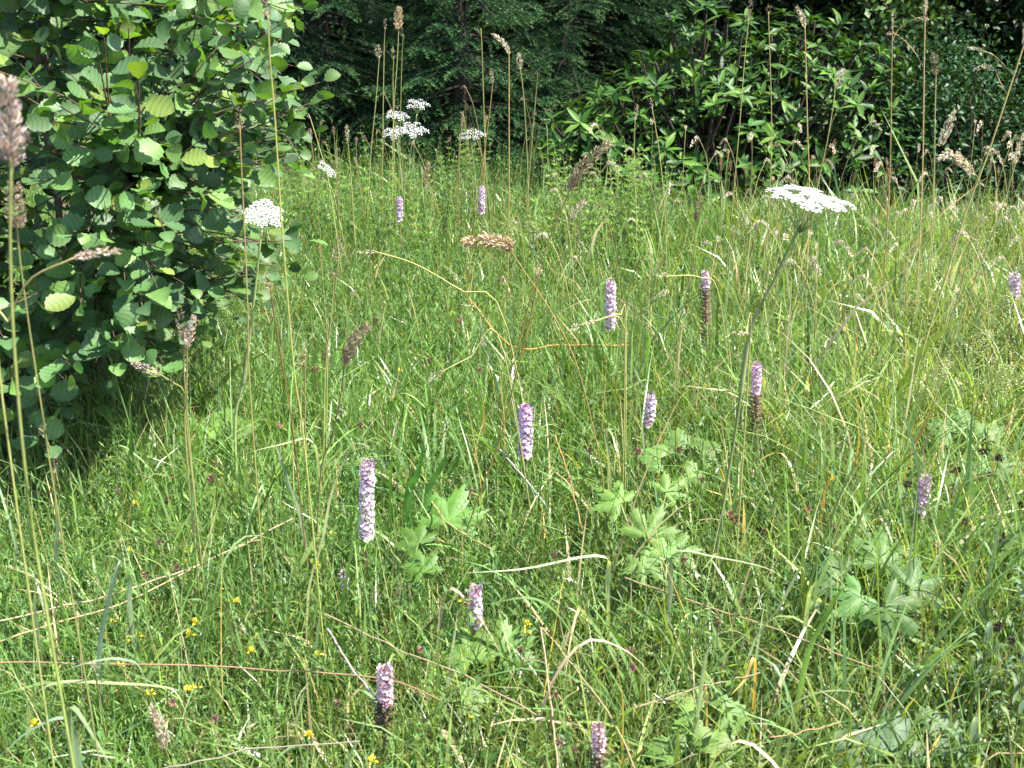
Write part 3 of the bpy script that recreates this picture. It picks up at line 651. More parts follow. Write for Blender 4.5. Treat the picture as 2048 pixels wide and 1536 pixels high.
def umbel(name_label, stem_px, w, tilt, Y, nu, k, r_st=.004, z_vis=.22, white=(.82, .82, .8), leaf=True):
    """STEM_PX: pixels from the head's centre down the stem"""
    pts = [P(a, b, Y + dy) for a, b, dy in stem_px]; head = pts[0]
    pxm = np.linalg.norm(P(stem_px[0][0] + 1, stem_px[0][1], Y) - P(stem_px[0][0], stem_px[0][1], Y)); Rr = w * .56 * pxm
    nor = nrm(np.array((math.sin(tilt[0]), math.sin(tilt[1]), 1.0))); hub = head - nor * Rr * .75
    root = to_ground(pts[-1], (pts[-1] - pts[-2])[:2] * .6 + rng.normal(0, .01, 2))
    t = thing('umbel_plant', name_label, 'white umbel', root, 'white umbel flowers')
    ax = curve([root] + pts[:0:-1] + [hub], 24)
    st = MB(); tube(st, ax - root, r_st * 1.25, r_st * .7, (.25, .29, .11), 7, (.2, .25, .09)); link('stem', st.mesh('stem', M_STEM), t)
    sh = MB(); j = 9; tube(sh, ax[j:j + 5] - root, r_st * 1.9, r_st * 1.0, (.2, .24, .1), 6, (.2, .22, .09))
    ribbon(sh, [ax[j + 4] - root, ax[j + 4] - root + (.02, -.01, .03), ax[j + 4] - root + (.05, -.02, .035)], r_st * 2.4, (.13, .2, .06), n=6); link('leaf_sheath', sh.mesh('leaf_sheath', M_STEM), t)
    heads = []; ry = MB(); a = nrm(np.cross(nor, (.1, .95, .2))); b = np.cross(nor, a)
    for i in range(nu):
        f = math.sqrt((i + .35) / nu); ph = i * 2.399 + .4; c = head + (a * math.cos(ph) + b * math.sin(ph)) * Rr * f * .86 + nor * Rr * (.1 * (1 - f * f) + U(-.06, .06))
        nn = nrm(nor + (a * math.cos(ph) + b * math.sin(ph)) * .25 * f)
        tube(ry, curve([hub, (hub + c) / 2 + nor * Rr * -.06, c - nn * Rr * .1], 4) - root, r_st * .28, r_st * .2, (.16, .22, .08), 3)
        m = MB(); umbellet(m, c - root, nn, Rr * (U(.16, .24) if nu > 20 else U(.22, .3)), k, white); heads.append(m.mesh('umbellet', M_PETAL, False))
    fh = link('flower_head', ry.mesh('flower_head', M_STEM), t)
    for m in heads: link('umbellet', m, fh)
    return t
umbel('large flat white umbel on a tall leaning stem, by far the biggest flower head', [(1620, 398, 0), (1600, 450, 0), (1548, 560, .02), (1500, 665, .03), (1473, 850, .05), (1447, 1010, .06)], 168, (.2, -.05), 1.95, 26, 30, .0029)
umbel('compact white umbel in front of the alder leaves', [(529, 427, 0), (521, 480, 0), (508, 600, .02), (488, 760, .03), (470, 850, .04)], 78, (.25, -.5), 2.5, 17, 18, .0035)
umbel('narrow white umbel seen edge on, tipped steeply over', [(654, 340, 0), (662, 375, 0), (678, 440, .02), (688, 490, .03)], 46, (1.3, -.2), 5.4, 11, 12, .0035)
umbel('uppermost of the four clustered white umbels before the spruce', [(836, 209, 0), (832, 240, 0), (826, 320, .02), (820, 380, .03)], 46, (.1, -.35), 6.9, 11, 12, .0035)
umbel('white umbel just under a brown grass tip, within the cluster before the spruce', [(795, 231, 0), (795, 260, 0), (800, 330, .02), (806, 390, .03)], 46, (.15, -.35), 6.9, 11, 12, .0035)
umbel('lower white umbel of the cluster before the spruce, over reddish stems', [(790, 265, 0), (795, 295, 0), (801, 340, .02), (806, 400, .03)], 52, (-.1, -.4), 6.6, 12, 12, .0035)
umbel('broad lower white umbel of the cluster, touching its lower neighbour', [(829, 259, 0), (824, 290, 0), (812, 340, .02), (808, 400, .03)], 54, (.1, -.4), 6.5, 12, 12, .0035)
umbel('single flat white umbel beside tall straw stems before the spruce', [(942, 270, 0), (944, 300, 0), (950, 360, .02), (955, 420, .03)], 52, (-.08, -.3), 6.7, 10, 12, .0035)
umbel('tiny white umbel in front of the glossy evergreen bush', [(1093, 240, 0), (1094, 262, 0), (1096, 330, .02), (1098, 400, .03)], 22, (.05, 0), 7.2, 6, 8, .003)

# ------------------------------------------------------------------ seeding grasses
HEADC = {'fog': (.42, .33, .26), 'cock': (.26, .2, .13), 'tim': (.33, .27, .17), 'pale': (.5, .42, .3), 'rust': (.4, .3, .18), 'near': (.42, .33, .28)}
def head_mesh(axis, rad, kind, n, col, open_=.35, loc=np.zeros(3)):
    """a seed head: many pointed spikelets set round AXIS"""
    mb = MB(); p = curve(axis, 20); t = tangents(p); L = np.linalg.norm(np.diff(p, axis=0), axis=1).sum()
    f = rng.random(n); i = np.clip((f * 19).astype(int), 0, 18); q = p[i] + (p[i + 1] - p[i]) * (f * 19 - i)[:, None]; tg = t[i]
    if kind == 'cock':     # lumps with gaps
        k = np.array((.05, .16, .3, .48, .68, .86)); f2 = k[rng.integers(0, 6, n)] + rng.normal(0, .05, n); f2 = np.clip(f2, 0, 1)
        i = np.clip((f2 * 19).astype(int), 0, 18); q = p[i] + (p[i + 1] - p[i]) * (f2 * 19 - i)[:, None]; tg = t[i]; f = f2
    prof = np.clip(np.sin(math.pi * np.clip(.1 + .86 * f, 0, 1)), .12, 1)**.65
    if kind == 'cock': prof = prof * (.75 + .4 * np.sin(f * 21 + 1)**2)
    a = nrm(np.cross(tg, rng.normal(size=(n, 3)))); r = rad * prof * np.sqrt(rng.random(n))
    d = tg * (1 - open_) + a * open_ + rng.normal(0, .1, (n, 3))
    s = L * .1 if kind != 'tim' else L * .07; s = max(min(s, .012), .0045)
    leaflets(mb, q + a * r[:, None] * .8 - d * s * .3 - loc, d, np.cross(d, a) + rng.normal(0, .3, (n, 3)), s * np.exp(rng.normal(0, .2, n)), s * .36, cvar(col, n, .25, .08), .4)
    return mb
def seed_grass(pix, Yb, headpix, rad_px, kind, label, name=None, group=None, dY=-.05, r_st=None, stemcol=None, n=None, leafy=False, branches=()):
    """PIX: stem pixels from under the head down to where it dips into the sward; HEADPIX: along the seed head, tip last"""
    m = len(pix); pts = [P(a, b, Yb + dY * (1 - k / max(1, m - 1))) for k, (a, b) in enumerate(pix)]
    hd = [P(a, b, Yb + dY * 1.0) for a, b in headpix]
    pxm = Yb / F * 1.03; rad = rad_px * pxm * 1.3
    ext = (pts[-1] - pts[-2]) if m > 1 else np.zeros(3)
    dz = max(.05, -ext[2]); k = min(2.0, (pts[-1][2]) / dz); root = to_ground(pts[-1], np.clip(ext[:2] * k * .7, -.12, .12))
    name = name or {'fog': 'fog_grass', 'cock': 'cocksfoot_grass', 'tim': 'timothy_grass', 'pale': 'fog_grass', 'rust': 'reed_grass', 'near': 'cocksfoot_grass'}[kind]
    t = thing(name, label, 'seeding grass', root, group)
    r_st = (r_st or .0012 + .00027 * Yb) * .85
    sc = np.array(stemcol or ((.28, .24, .1) if kind != 'tim' else (.2, .2, .08))) * 1.35
    ax = curve([root] + pts[::-1] + [hd[0]], 22); mb = MB(); tube(mb, ax - root, r_st * 1.25, r_st * .8, np.array(sc) * (.8, 1.0, .75), 5, sc); link('stem', mb.mesh('stem', M_DRY), t)
    L = sum(np.linalg.norm(hd[i + 1] - hd[i]) for i in range(len(hd) - 1))
    n = n or int(np.clip(L * rad * 1.5e5 / max(.4, Yb / 3), 50, 420))
    o = link('seed_head', head_mesh(hd, rad, 'cock' if kind == 'near' else kind, n, HEADC[kind], .45 if kind in ('cock', 'rust', 'near') else .3, root).mesh('seed_head', M_DRY), t)
    for bp, hp2, rp2 in branches:
        bpts = np.array([P(a, b, Yb + dY * .6) for a, b in bp]); j = np.argmin(np.linalg.norm(ax - bpts[0], axis=1)); bpts[0] = ax[j]
        h2 = [P(a, b, Yb + dY * .6) for a, b in hp2]
        mb = MB(); tube(mb, curve(list(bpts) + [h2[0]], 9) - root, r_st * .5, r_st * .4, sc, 4); sb = link('side_branch', mb.mesh('side_branch', M_DRY), t)
        link('seed_head', head_mesh(h2, rp2 * pxm, 'cock' if kind == 'near' else kind, 70, HEADC[kind], .4, root).mesh('seed_head', M_DRY), sb)
    if leafy:
        q = ax[9]; a = U(0, 6.28); d = np.array((math.cos(a), math.sin(a), 0)) * U(.06, .12)
        link('leaf_blade', ribbon(MB(), [q - root, q - root + d * .5 + (0, 0, .07), q - root + d + (0, 0, .05)], .006, (.2, .2, .09), n=8).mesh('leaf_blade', M_BLADE), t)
    return t
G1 = 'tall seeding grasses standing singly'
SG = [
 # near stalks by the alder
 ([(22, 330), (20, 470), (25, 640), (38, 820), (55, 980), (75, 1120)], 1.02, [(20, 320), (16, 260), (14, 205), (16, 150)], 21, 'near', 'big pinkish brown cocksfoot head on a thick stem close before the alder leaves', dict(stemcol=(.2, .2, .07), branches=[([(22, 360), (26, 335)], [(28, 330), (42, 295), (52, 258)], 12)], r_st=.0018, n=520)),
 ([(32, 420), (40, 520), (62, 680), (90, 860), (105, 960)], 1.3, [(36, 455), (30, 420), (28, 360)], 17, 'cock', 'dark brown clumped grass head under the big pinkish one by the alder', dict(r_st=.0013)),
 ([(135, 522), (60, 560), (20, 640), (0, 760)], 1.25, [(148, 516), (190, 507), (236, 503)], 8, 'fog', 'pinkish grass head lying almost level across the alder leaves', dict()),
 ([(374, 700), (373, 800), (372, 890)], 1.9, [(374, 695), (380, 665), (388, 632)], 9, 'fog', 'pink grass head on a straight upright stem under the alder', dict()),
 ([(370, 690), (372, 800)], 1.92, [(368, 680), (363, 650), (361, 620)], 8, 'cock', 'brown grass head paired with the pink one under the alder', dict()),
 ([(322, 750), (345, 765), (368, 785), (374, 860)], 1.9, [(320, 748), (295, 738), (262, 727)], 9, 'fog', 'pale pink grass head bent sideways below the alder leaves', dict()),
 ([(541, 585), (550, 640), (566, 740), (584, 850)], 2.1, [(541, 580), (536, 562), (530, 540)], 8, 'cock', 'brown grass head on a reddish curved stem next to the alder', dict(stemcol=(.2, .1, .05))),
 ([(676, 520), (668, 600), (655, 720)], 2.6, [(676, 518), (676, 497), (680, 473)], 11, 'cock', 'dark brown oval grass head standing clear of the alder', dict()),
 ([(668, 552), (662, 640), (650, 760)], 2.6, [(666, 553), (667, 546), (668, 537)], 11, 'cock', 'small round brown grass head below the dark oval one', dict()),
 ([(689, 730), (680, 800), (662, 880), (640, 960)], 2.1, [(690, 728), (700, 695), (718, 668), (737, 650)], 12, 'cock', 'dark brown grass head curving over in the middle of the green', dict(stemcol=(.17, .12, .06))),
 ([(603, 732), (590, 820), (585, 900)], 2.2, [(602, 732), (603, 718), (604, 704)], 10, 'cock', 'small round brown seed head beside the straw stems', dict()),
 ([(611, 705), (610, 800), (612, 900)], 2.3, [(611, 704), (611, 690), (611, 678)], 6, 'fog', 'pale slim grass tip over the small round brown seed head', dict()),
 ([(752, 1205), (755, 1260), (758, 1310)], 2.0, [(752, 1206), (751, 1190), (750, 1172)], 11, 'cock', 'fuzzy brown oval seed head low by the stout white orchid', dict()),
 ([(786, 1212), (775, 1260), (768, 1310)], 2.0, [(786, 1210), (795, 1190), (803, 1167)], 10, 'cock', 'slimmer brown seed head leaning beside the fuzzy oval one', dict()),
 ([(815, 1380), (790, 1400), (770, 1430)], 1.75, [(815, 1378), (845, 1393), (876, 1417)], 9, 'pale', 'dry pale pink grass head bent over beside a fading orchid', dict()),
 ([(730, 1440), (733, 1490)], 1.7, [(730, 1440), (729, 1420), (726, 1400)], 7, 'pale', 'slim pale grass head beside the fading pink orchid', dict()),
 ([(330, 1498), (345, 1540)], 1.45, [(330, 1497), (322, 1455), (302, 1415)], 11, 'pale', 'thick pinkish grass head low down among yellow pea flowers', dict()),
 ([(190, 1345), (200, 1400)], 1.5, [(190, 1343), (189, 1335), (188, 1325)], 6, 'fog', 'tiny pink grass tip above a folded pale blade', dict()),
 ([(108, 950), (110, 1010)], 2.2, [(108, 945), (110, 930), (113, 910)], 5, 'fog', 'slim pale grass tip in the shade before the alder', dict()),
 ([(80, 860), (100, 900)], 2.3, [(82, 862), (86, 854), (90, 848)], 5, 'pale', 'short straw grass tip in the shade below the alder', dict()),
 # middle
 ([(1140, 380), (1110, 450), (1080, 530), (1045, 660), (1010, 800)], 2.9, [(1140, 378), (1160, 340), (1190, 310), (1226, 278)], 11, 'cock', 'long shaggy brown reed head leaning up from a slanting stem', dict(branches=[([(1116, 440), (1118, 422)], [(1120, 415), (1126, 402), (1132, 390)], 9)], r_st=.0022, stemcol=(.22, .14, .06))),
 ([(1140, 440), (1130, 500), (1115, 560)], 3.6, [(1142, 436), (1155, 418), (1172, 403)], 8, 'fog', 'grey lilac soft grass head below the long shaggy reed head', dict()),
 ([(1024, 505), (1050, 545), (1100, 620), (1150, 720), (1185, 850), (1205, 960)], 2.35, [(1026, 497), (1010, 488), (975, 480), (925, 484)], 12, 'rust', 'golden brown reed head drooping level over its slanting stem', dict(branches=[([(1030, 512), (1022, 505)], [(1010, 500), (1018, 490), (1026, 480)], 12)], r_st=.002, stemcol=(.3, .2, .07), n=420)),
 ([(1076, 555), (1060, 640), (1030, 760), (1000, 880), (955, 1000), (920, 1110)], 2.2, [(1076, 553), (1077, 543), (1079, 530)], 9, 'rust', 'small russet tuft topping a long slanting reddish stem', dict(r_st=.002, stemcol=(.24, .15, .06))),
 ([(752, 504), (830, 528), (920, 580), (1010, 642)], 2.6, [(752, 503), (735, 503), (713, 504)], 4, 'pale', 'very thin arching straw stalk with a slim pale head', dict()),
 ([(886, 742), (940, 715), (1005, 694)], 2.3, [(886, 742), (872, 750), (858, 764)], 6, 'pale', 'small pale head drooping at the end of an arching straw', dict()),
 ([(1168, 648), (1200, 640), (1230, 632), (1245, 650), (1250, 720)], 2.4, [(1158, 650), (1148, 656), (1135, 668)], 6, 'pale', 'pale grass tip nodding just beside the slender pink orchid', dict()),
 ([(1190, 642), (1215, 634), (1240, 630), (1252, 660)], 2.4, [(1190, 642), (1180, 645), (1166, 648)], 5, 'fog', 'tiny grey grass tip touching the slender pink orchid', dict()),
 ([(1345, 552), (1400, 555), (1440, 600)], 3.2, [(1342, 552), (1330, 550), (1310, 551)], 4, 'pale', 'small pale grass head lying level behind the withered brown orchid', dict()),
 ([(1335, 585), (1350, 620), (1355, 690)], 3.0, [(1338, 582), (1325, 586), (1308, 598)], 6, 'pale', 'whitish curved grass head near the slender pink orchid', dict()),
 ([(1492, 668), (1500, 690)], 1.96, [(1497, 669), (1485, 667), (1466, 665)], 4, 'fog', 'small brown spikelet stuck against the tall umbel stem', dict()),
 # stems before the spruces
 ([(797, 60), (794, 130), (788, 210), (785, 330)], 6.0, [(795, 58), (797, 38), (798, 14)], 8, 'rust', 'bright tan grass head highest before the spruces', dict()),
 ([(758, 120), (752, 200), (740, 330)], 6.2, [(758, 116), (757, 105), (754, 90)], 6, 'pale', 'buff grass head on a slightly leaning stem before the spruces', dict()),
 ([(770, 60), (768, 110), (765, 330)], 6.3, [(770, 58), (770, 48), (771, 36)], 3, 'pale', 'slim upright grass tip beside the bright tan head', dict()),
 ([(787, 120), (786, 180), (790, 360)], 6.1, [(787, 118), (786, 108), (785, 94)], 3, 'pale', 'thin grass tip under the bright tan head', dict()),
 ([(806, 74), (803, 140), (799, 330)], 6.2, [(806, 74), (803, 62), (801, 50)], 4, 'tim', 'short drooping tip next to the bright tan grass head', dict()),
 ([(1018, 110), (1018, 220), (1018, 380), (1016, 500)], 4.6, [(1018, 108), (1012, 92), (1000, 78), (985, 68)], 4, 'pale', 'tall straight straw stem with a nodding pale tip before the spruce gap', dict(r_st=.003, stemcol=(.34, .23, .11))),
 ([(985, 170), (975, 260), (955, 400), (940, 520)], 4.8, [(985, 168), (984, 152), (982, 138)], 4, 'pale', 'tall orange straw stem leaning away from its straight neighbour', dict(r_st=.0028, stemcol=(.33, .22, .08))),
 ([(1041, 140), (1048, 200), (1055, 330), (1058, 460)], 5.4, [(1041, 138), (1039, 122), (1037, 106)], 6, 'pale', 'plump pale grass head to one side of the straight straw stem', dict()),
 ([(962, 60), (965, 130), (970, 300)], 6.0, [(962, 70), (955, 62), (950, 56)], 3, 'pale', 'short white grass tip before the dark spruce sprays', dict()),
 ([(1075, 150), (1072, 190), (1060, 330)], 5.8, [(1075, 150), (1078, 142), (1080, 135)], 3, 'cock', 'small brown grass tip in the dark gap beside the evergreen bush', dict()),
 ([(695, 280), (700, 330), (705, 400)], 5.2, [(695, 282), (694, 266), (693, 250)], 4, 'pale', 'slim straw grass head beside the clustered umbels', dict()),
 ([(620, 235), (640, 300), (660, 380)], 4.8, [(620, 236), (612, 226), (604, 218)], 4, 'pale', 'bent grass tip by the outermost alder leaves', dict()),
 ([(850, 380), (848, 420), (846, 480)], 5.6, [(850, 378), (853, 350), (857, 322)], 5, 'cock', 'brown grass head standing behind the lilac orchid', dict()),
 # alder side straws
 ([(536, 40), (540, 120), (550, 240), (560, 400), (572, 560), (590, 760), (610, 900)], 1.75, [(535, 32), (534, 16), (534, -20)], 7, 'cock', 'tall green gold stem rising in front of the alder above its leaves', dict(r_st=.0017, stemcol=(.3, .27, .09))),
 ([(480, 260), (484, 360), (490, 480), (496, 640), (500, 780)], 1.95, [(480, 258), (479, 238), (478, 215)], 7, 'cock', 'straw stem with a brown head passing just before the compact white umbel', dict(r_st=.0016, stemcol=(.32, .24, .1))),
 # wood side, tall
 ([(1497, 40), (1490, 110), (1480, 240), (1466, 400), (1455, 520)], 4.4, [(1497, 38), (1499, 18), (1503, -8)], 4, 'cock', 'tall straw stem with a dark brown tip before the evergreen bush', dict(r_st=.0024)),
 ([(1537, 30), (1540, 120), (1543, 240), (1540, 380), (1532, 500)], 4.4, [(1538, 28), (1537, 20), (1535, 8)], 5, 'cock', 'tall straw stem ending in a tiny forked brown tip', dict(r_st=.0024)),
 ([(1610, 60), (1612, 130), (1615, 260), (1618, 400)], 4.2, [(1611, 55), (1604, 34), (1594, 14)], 5, 'pale', 'tall straw stem with a bright white bent tip above the large umbel', dict(r_st=.0026, stemcol=(.36, .24, .11))),
 ([(1668, 200), (1655, 280), (1640, 350), (1626, 430)], 4.3, [(1670, 175), (1678, 160), (1686, 138)], 7, 'pale', 'buff grass head on a stem slanting away above the large umbel', dict(branches=[([(1652, 300), (1662, 250), (1675, 222)], [(1690, 207), (1696, 201), (1703, 196)], 4)], r_st=.0024)),
 ([(1785, 45), (1783, 160), (1780, 330), (1770, 520)], 4.0, [(1785, 60), (1785, 45), (1785, 24)], 2, 'pale', 'tall bare straw stem before the pale leaved tree', dict(branches=[([(1784, 80), (1795, 62), (1812, 46)], [(1826, 39), (1845, 37), (1858, 39)], 4)], r_st=.0026, stemcol=(.33, .23, .1))),
 ([(1850, 40), (1848, 150), (1845, 340), (1836, 540)], 4.0, [(1850, 44), (1851, 10), (1851, -30)], 3, 'pale', 'tall straw stem rising past the pale leaved tree', dict(branches=[([(1847, 130), (1825, 98), (1800, 74)], [(1790, 67), (1783, 66), (1774, 68)], 4)], r_st=.0028, stemcol=(.33, .23, .12))),
 ([(1872, 150), (1870, 240), (1868, 330), (1862, 480)], 4.3, [(1872, 150), (1872, 125), (1863, 104)], 6, 'cock', 'grey brown grass head before the dark shrub', dict()),
 ([(1870, 300), (1868, 420), (1860, 560)], 3.9, [(1880, 292), (1895, 258), (1910, 222)], 8, 'pale', 'broad flat buff grass head leaning by the dark shrub', dict(n=170)),
 ([(1952, 350), (1960, 372), (1950, 440), (1930, 540), (1890, 700)], 3.3, [(1950, 352), (1925, 325), (1900, 308), (1878, 318)], 9, 'pale', 'large buff plume bent over beside the dark shrub', dict(n=240)),
 ([(2048, 90), (2015, 190), (1975, 310), (1930, 430), (1890, 560), (1840, 720)], 3.0, [(2048, 90), (2053, 60), (2060, 20)], 6, 'pale', 'stout slanting straw stem at the wood side carrying side branches', dict(branches=[([(2020, 140), (1992, 114), (1970, 103)], [(1965, 101), (1950, 96), (1935, 95)], 4), ([(2002, 195), (1998, 160), (1992, 142)], [(1990, 140), (1970, 132), (1948, 140)], 5)], r_st=.0028, stemcol=(.32, .25, .11))),
 ([(2030, 330), (2000, 430), (1950, 560), (1880, 760)], 2.9, [(2030, 328), (2036, 300), (2046, 270)], 6, 'pale', 'thinner slanting straw stem below the stout one', dict(r_st=.002)),
 ([(1560, 290), (1580, 340), (1592, 370)], 4.5, [(1560, 292), (1548, 288), (1538, 286)], 4, 'rust', 'bent straw stem pointing at the large umbel from above', dict(stemcol=(.2, .25, .09), r_st=.003)),
 ([(1305, 220), (1318, 300), (1328, 400), (1333, 520)], 4.6, [(1305, 218), (1303, 208), (1300, 196)], 3, 'pale', 'straw stem leaning before the glossy evergreen leaves', dict(r_st=.0024)),
 ([(1392, 440), (1390, 480)], 4.4, [(1392, 440), (1396, 415), (1400, 378)], 5, 'cock', 'dark russet grass head low before the evergreen bush', dict()),
 ([(1270, 240), (1268, 330), (1272, 420)], 5.0, [(1270, 240), (1272, 225), (1275, 210)], 4, 'pale', 'curved pale grass tip before the evergreen rosettes', dict()),
]
for pix, Yb, hp, rp, kd, lab, kw in SG: seed_grass(pix, Yb, hp, rp, kd, lab, group=G1, **kw)

# scattered soft grass heads: built once per kind, then copied
def proto_grass(kind, H, bend, headL, rad, n, col, stemcol, name):
    t = thing(name, 'proto', 'seeding grass', (0, 0, 0)); a = bend
    pts = [(0, 0, -.02), (.02 * a, 0, H * .5), (.09 * a, 0, H * .85), (.16 * a, 0, H), (.16 * a + headL * .45 * a, 0, H + headL * (1 - .75 * a) * .5), (.16 * a + headL * a, 0, H + headL * (.9 - 1.5 * a))]
    p = curve(pts, 30); mb = MB(); tube(mb, p[:25], .002, .0012, np.array(stemcol) * (.8, 1, .7), 3, stemcol); link('stem', mb.mesh('stem', M_DRY), t)
    link('seed_head', head_mesh(p[18:], rad, kind, n, col, .35).mesh('seed_head', M_DRY), t)
    return t
protos = []
for j in range(5): protos.append(proto_grass('pale', U(.5, .62), U(.35, 1.0), U(.07, .105), .0085, 90, (.5, .42, .31), (.36, .3, .15), 'fog_grass'))
for j in range(3): protos.append(proto_grass('cock', U(.5, .62), U(.1, .5), U(.06, .09), .009, 70, (.25, .18, .115), (.25, .2, .09), 'cocksfoot_grass'))
for j in range(2): protos.append(proto_grass('rust', U(.5, .6), U(.1, .4), U(.08, .12), .012, 90, (.34, .2, .12), (.25, .2, .09), 'reed_grass'))
LABS = {'fog_grass': ('soft pale grass head nodding on a thin stem', 'nodding soft grasses'),
        'cocksfoot_grass': ('small brown clumped grass head on a thin stem', 'small brown grass heads'),
        'reed_grass': ('loose reddish grass plume on a thin stem', 'loose reddish grass plumes')}
used = set()
def put(pr, x, y, sc, lab=None):
    L, Gp = LABS[pr.name.split('.')[0]]; L = L + ' ' + zone(x, y); rz = U(0, 6.28)
    if pr.name in used: return copy_thing(pr, (x, y, ground_at(x, y)), rz, sc, L, Gp)
    used.add(pr.name); pr.location = (x, y, ground_at(x, y)); pr.rotation_euler = (0, 0, rz); pr.scale = (sc,) * 3; pr['label'] = L; pr['group'] = Gp
def col_at(px, y): return (px - 1024) / F * y * 1.04
for i in range(112):                       # crowd of nodding heads at the wood side
    y = U(3.4, 6.7); px = 1024 + (rng.beta(2.0, 1.1)) * 1080; put(protos[int(U(0, 5))], col_at(px, y), y, U(.8, 1.15) if y < 5 else U(.9, 1.35))
for i in range(34):
    y = U(3.0, 6.5); px = U(520, 2080); put(protos[5 + int(U(0, 3))], col_at(px, y), y, U(.75, 1.2))
for i in range(22):
    y = U(4.0, 6.6); px = U(1400, 2080); put(protos[8 + int(U(0, 2))], col_at(px, y), y, U(.8, 1.2))
for i in range(26):                        # taller bare stems with tiny tips before the spruces
    y = U(5.0, 7.6); px = U(620, 1100); put(protos[5 + int(U(0, 3))], col_at(px, y), y, U(1.15, 1.6))

# fine pale panicles: a haze of tiny spikelets in the yellow grass
def panicle(px, py, w, h, z, label):
    c = PZ(px, py, z); s = c[1] / F; root = to_ground(c, (U(-.05, .05), .02)); t = thing('panicle_grass', label, 'seeding grass', root, 'airy pale grass panicles')
    W, H = w * s, h * s; top = c + (W * .25, 0, H * .5); bot = c - (W * .1, 0, H * .5)
    ax = curve([root, bot, c, top], 20); mb = MB(); tube(mb, ax - root, .0018, .0006, (.2, .22, .08), 3)
    n = 260; f = rng.random(n)**.8; q = bot + (top - bot) * f[:, None]; d = rng.normal(size=(n, 3)) * (W * .32, W * .3, H * .12) * (1.1 - f)[:, None] + np.array((W * .12, 0, H * .04))
    for i in range(0, n, 6):
        e = q[i] + d[i] * 1.0; mb.add([q[i] - root - (0, 0, .0006), q[i] - root + (0, 0, .0006), e - root], None, [(0, 1, 2)], (.22, .24, .09))
    link('stem', mb.mesh('stem', M_DRY), t)
    m = MB(); leaflets(m, q + d - root, d + rng.normal(0, .01, (n, 3)) - (0, 0, .01), rand_dir(n), .006, .0026, cvar((.33, .35, .16), n, .2, .08), .4)
    o = link('spikelets', m.mesh('spikelets', M_DRY), t); o['kind'] = 'stuff'
for px, py, w, h, z, lab in ((1905, 500, 200, 70, .5, 'widest airy pale panicle at the edge of the yellow grass'), (1820, 560, 130, 90, .45, 'airy pale panicle between straw stems'), (1960, 640, 150, 110, .45, 'hazy pale green panicle beside the pale withered orchid'), (1780, 620, 130, 80, .42, 'thin pale panicle over dry orange blades'), (1920, 700, 150, 80, .4, 'airy panicle leaning above arching blades'), (1975, 760, 130, 70, .4, 'drooping panicle over broad bright leaves'), (1850, 760, 110, 90, .38, 'small pale panicle low in the yellow grass'), (2020, 560, 110, 120, .5, 'pale panicle standing by the stout slanting straws')):
    panicle(px, py, w, h, z, lab)

# ------------------------------------------------------------------ single conspicuous blades and fallen stalks
def blade(pix, w_px, col, label, z=.26, Y=None, col2=None, roll=0, twist=.3, fold=.3, rooted=True, cat='grass blade', name='long_grass', group='single conspicuous grass blades', taper=1.0):
    """PIX from the tip to the rooted end"""
    if Y is None: Y = PZ(pix[-1][0], pix[-1][1], z)[1]
    m = len(pix); pts = [P(a, b, Y - .04 * (1 - k / (m - 1))) for k, (a, b) in enumerate(pix)]
    root = to_ground(pts[-1], np.clip((pts[-1] - pts[-2])[:2] * .6, -.08, .08)); s = Y / F * 1.02
    p = [root] + pts[::-1]; mb = ribbon(MB(), np.array(p) - root, w_px * s, col, fold, roll, twist, col2, taper, n=18)
    o = link(name, mb.mesh(name, M_BLADE), None, [float(v) for v in root]); tag(o, label, cat, group, 'thing')
PALE = (.30, .32, .16); GRB = (.17, .23, .13); BRI = (.14, .24, .05); DRYP = (.42, .34, .24); OR = (.36, .22, .06)
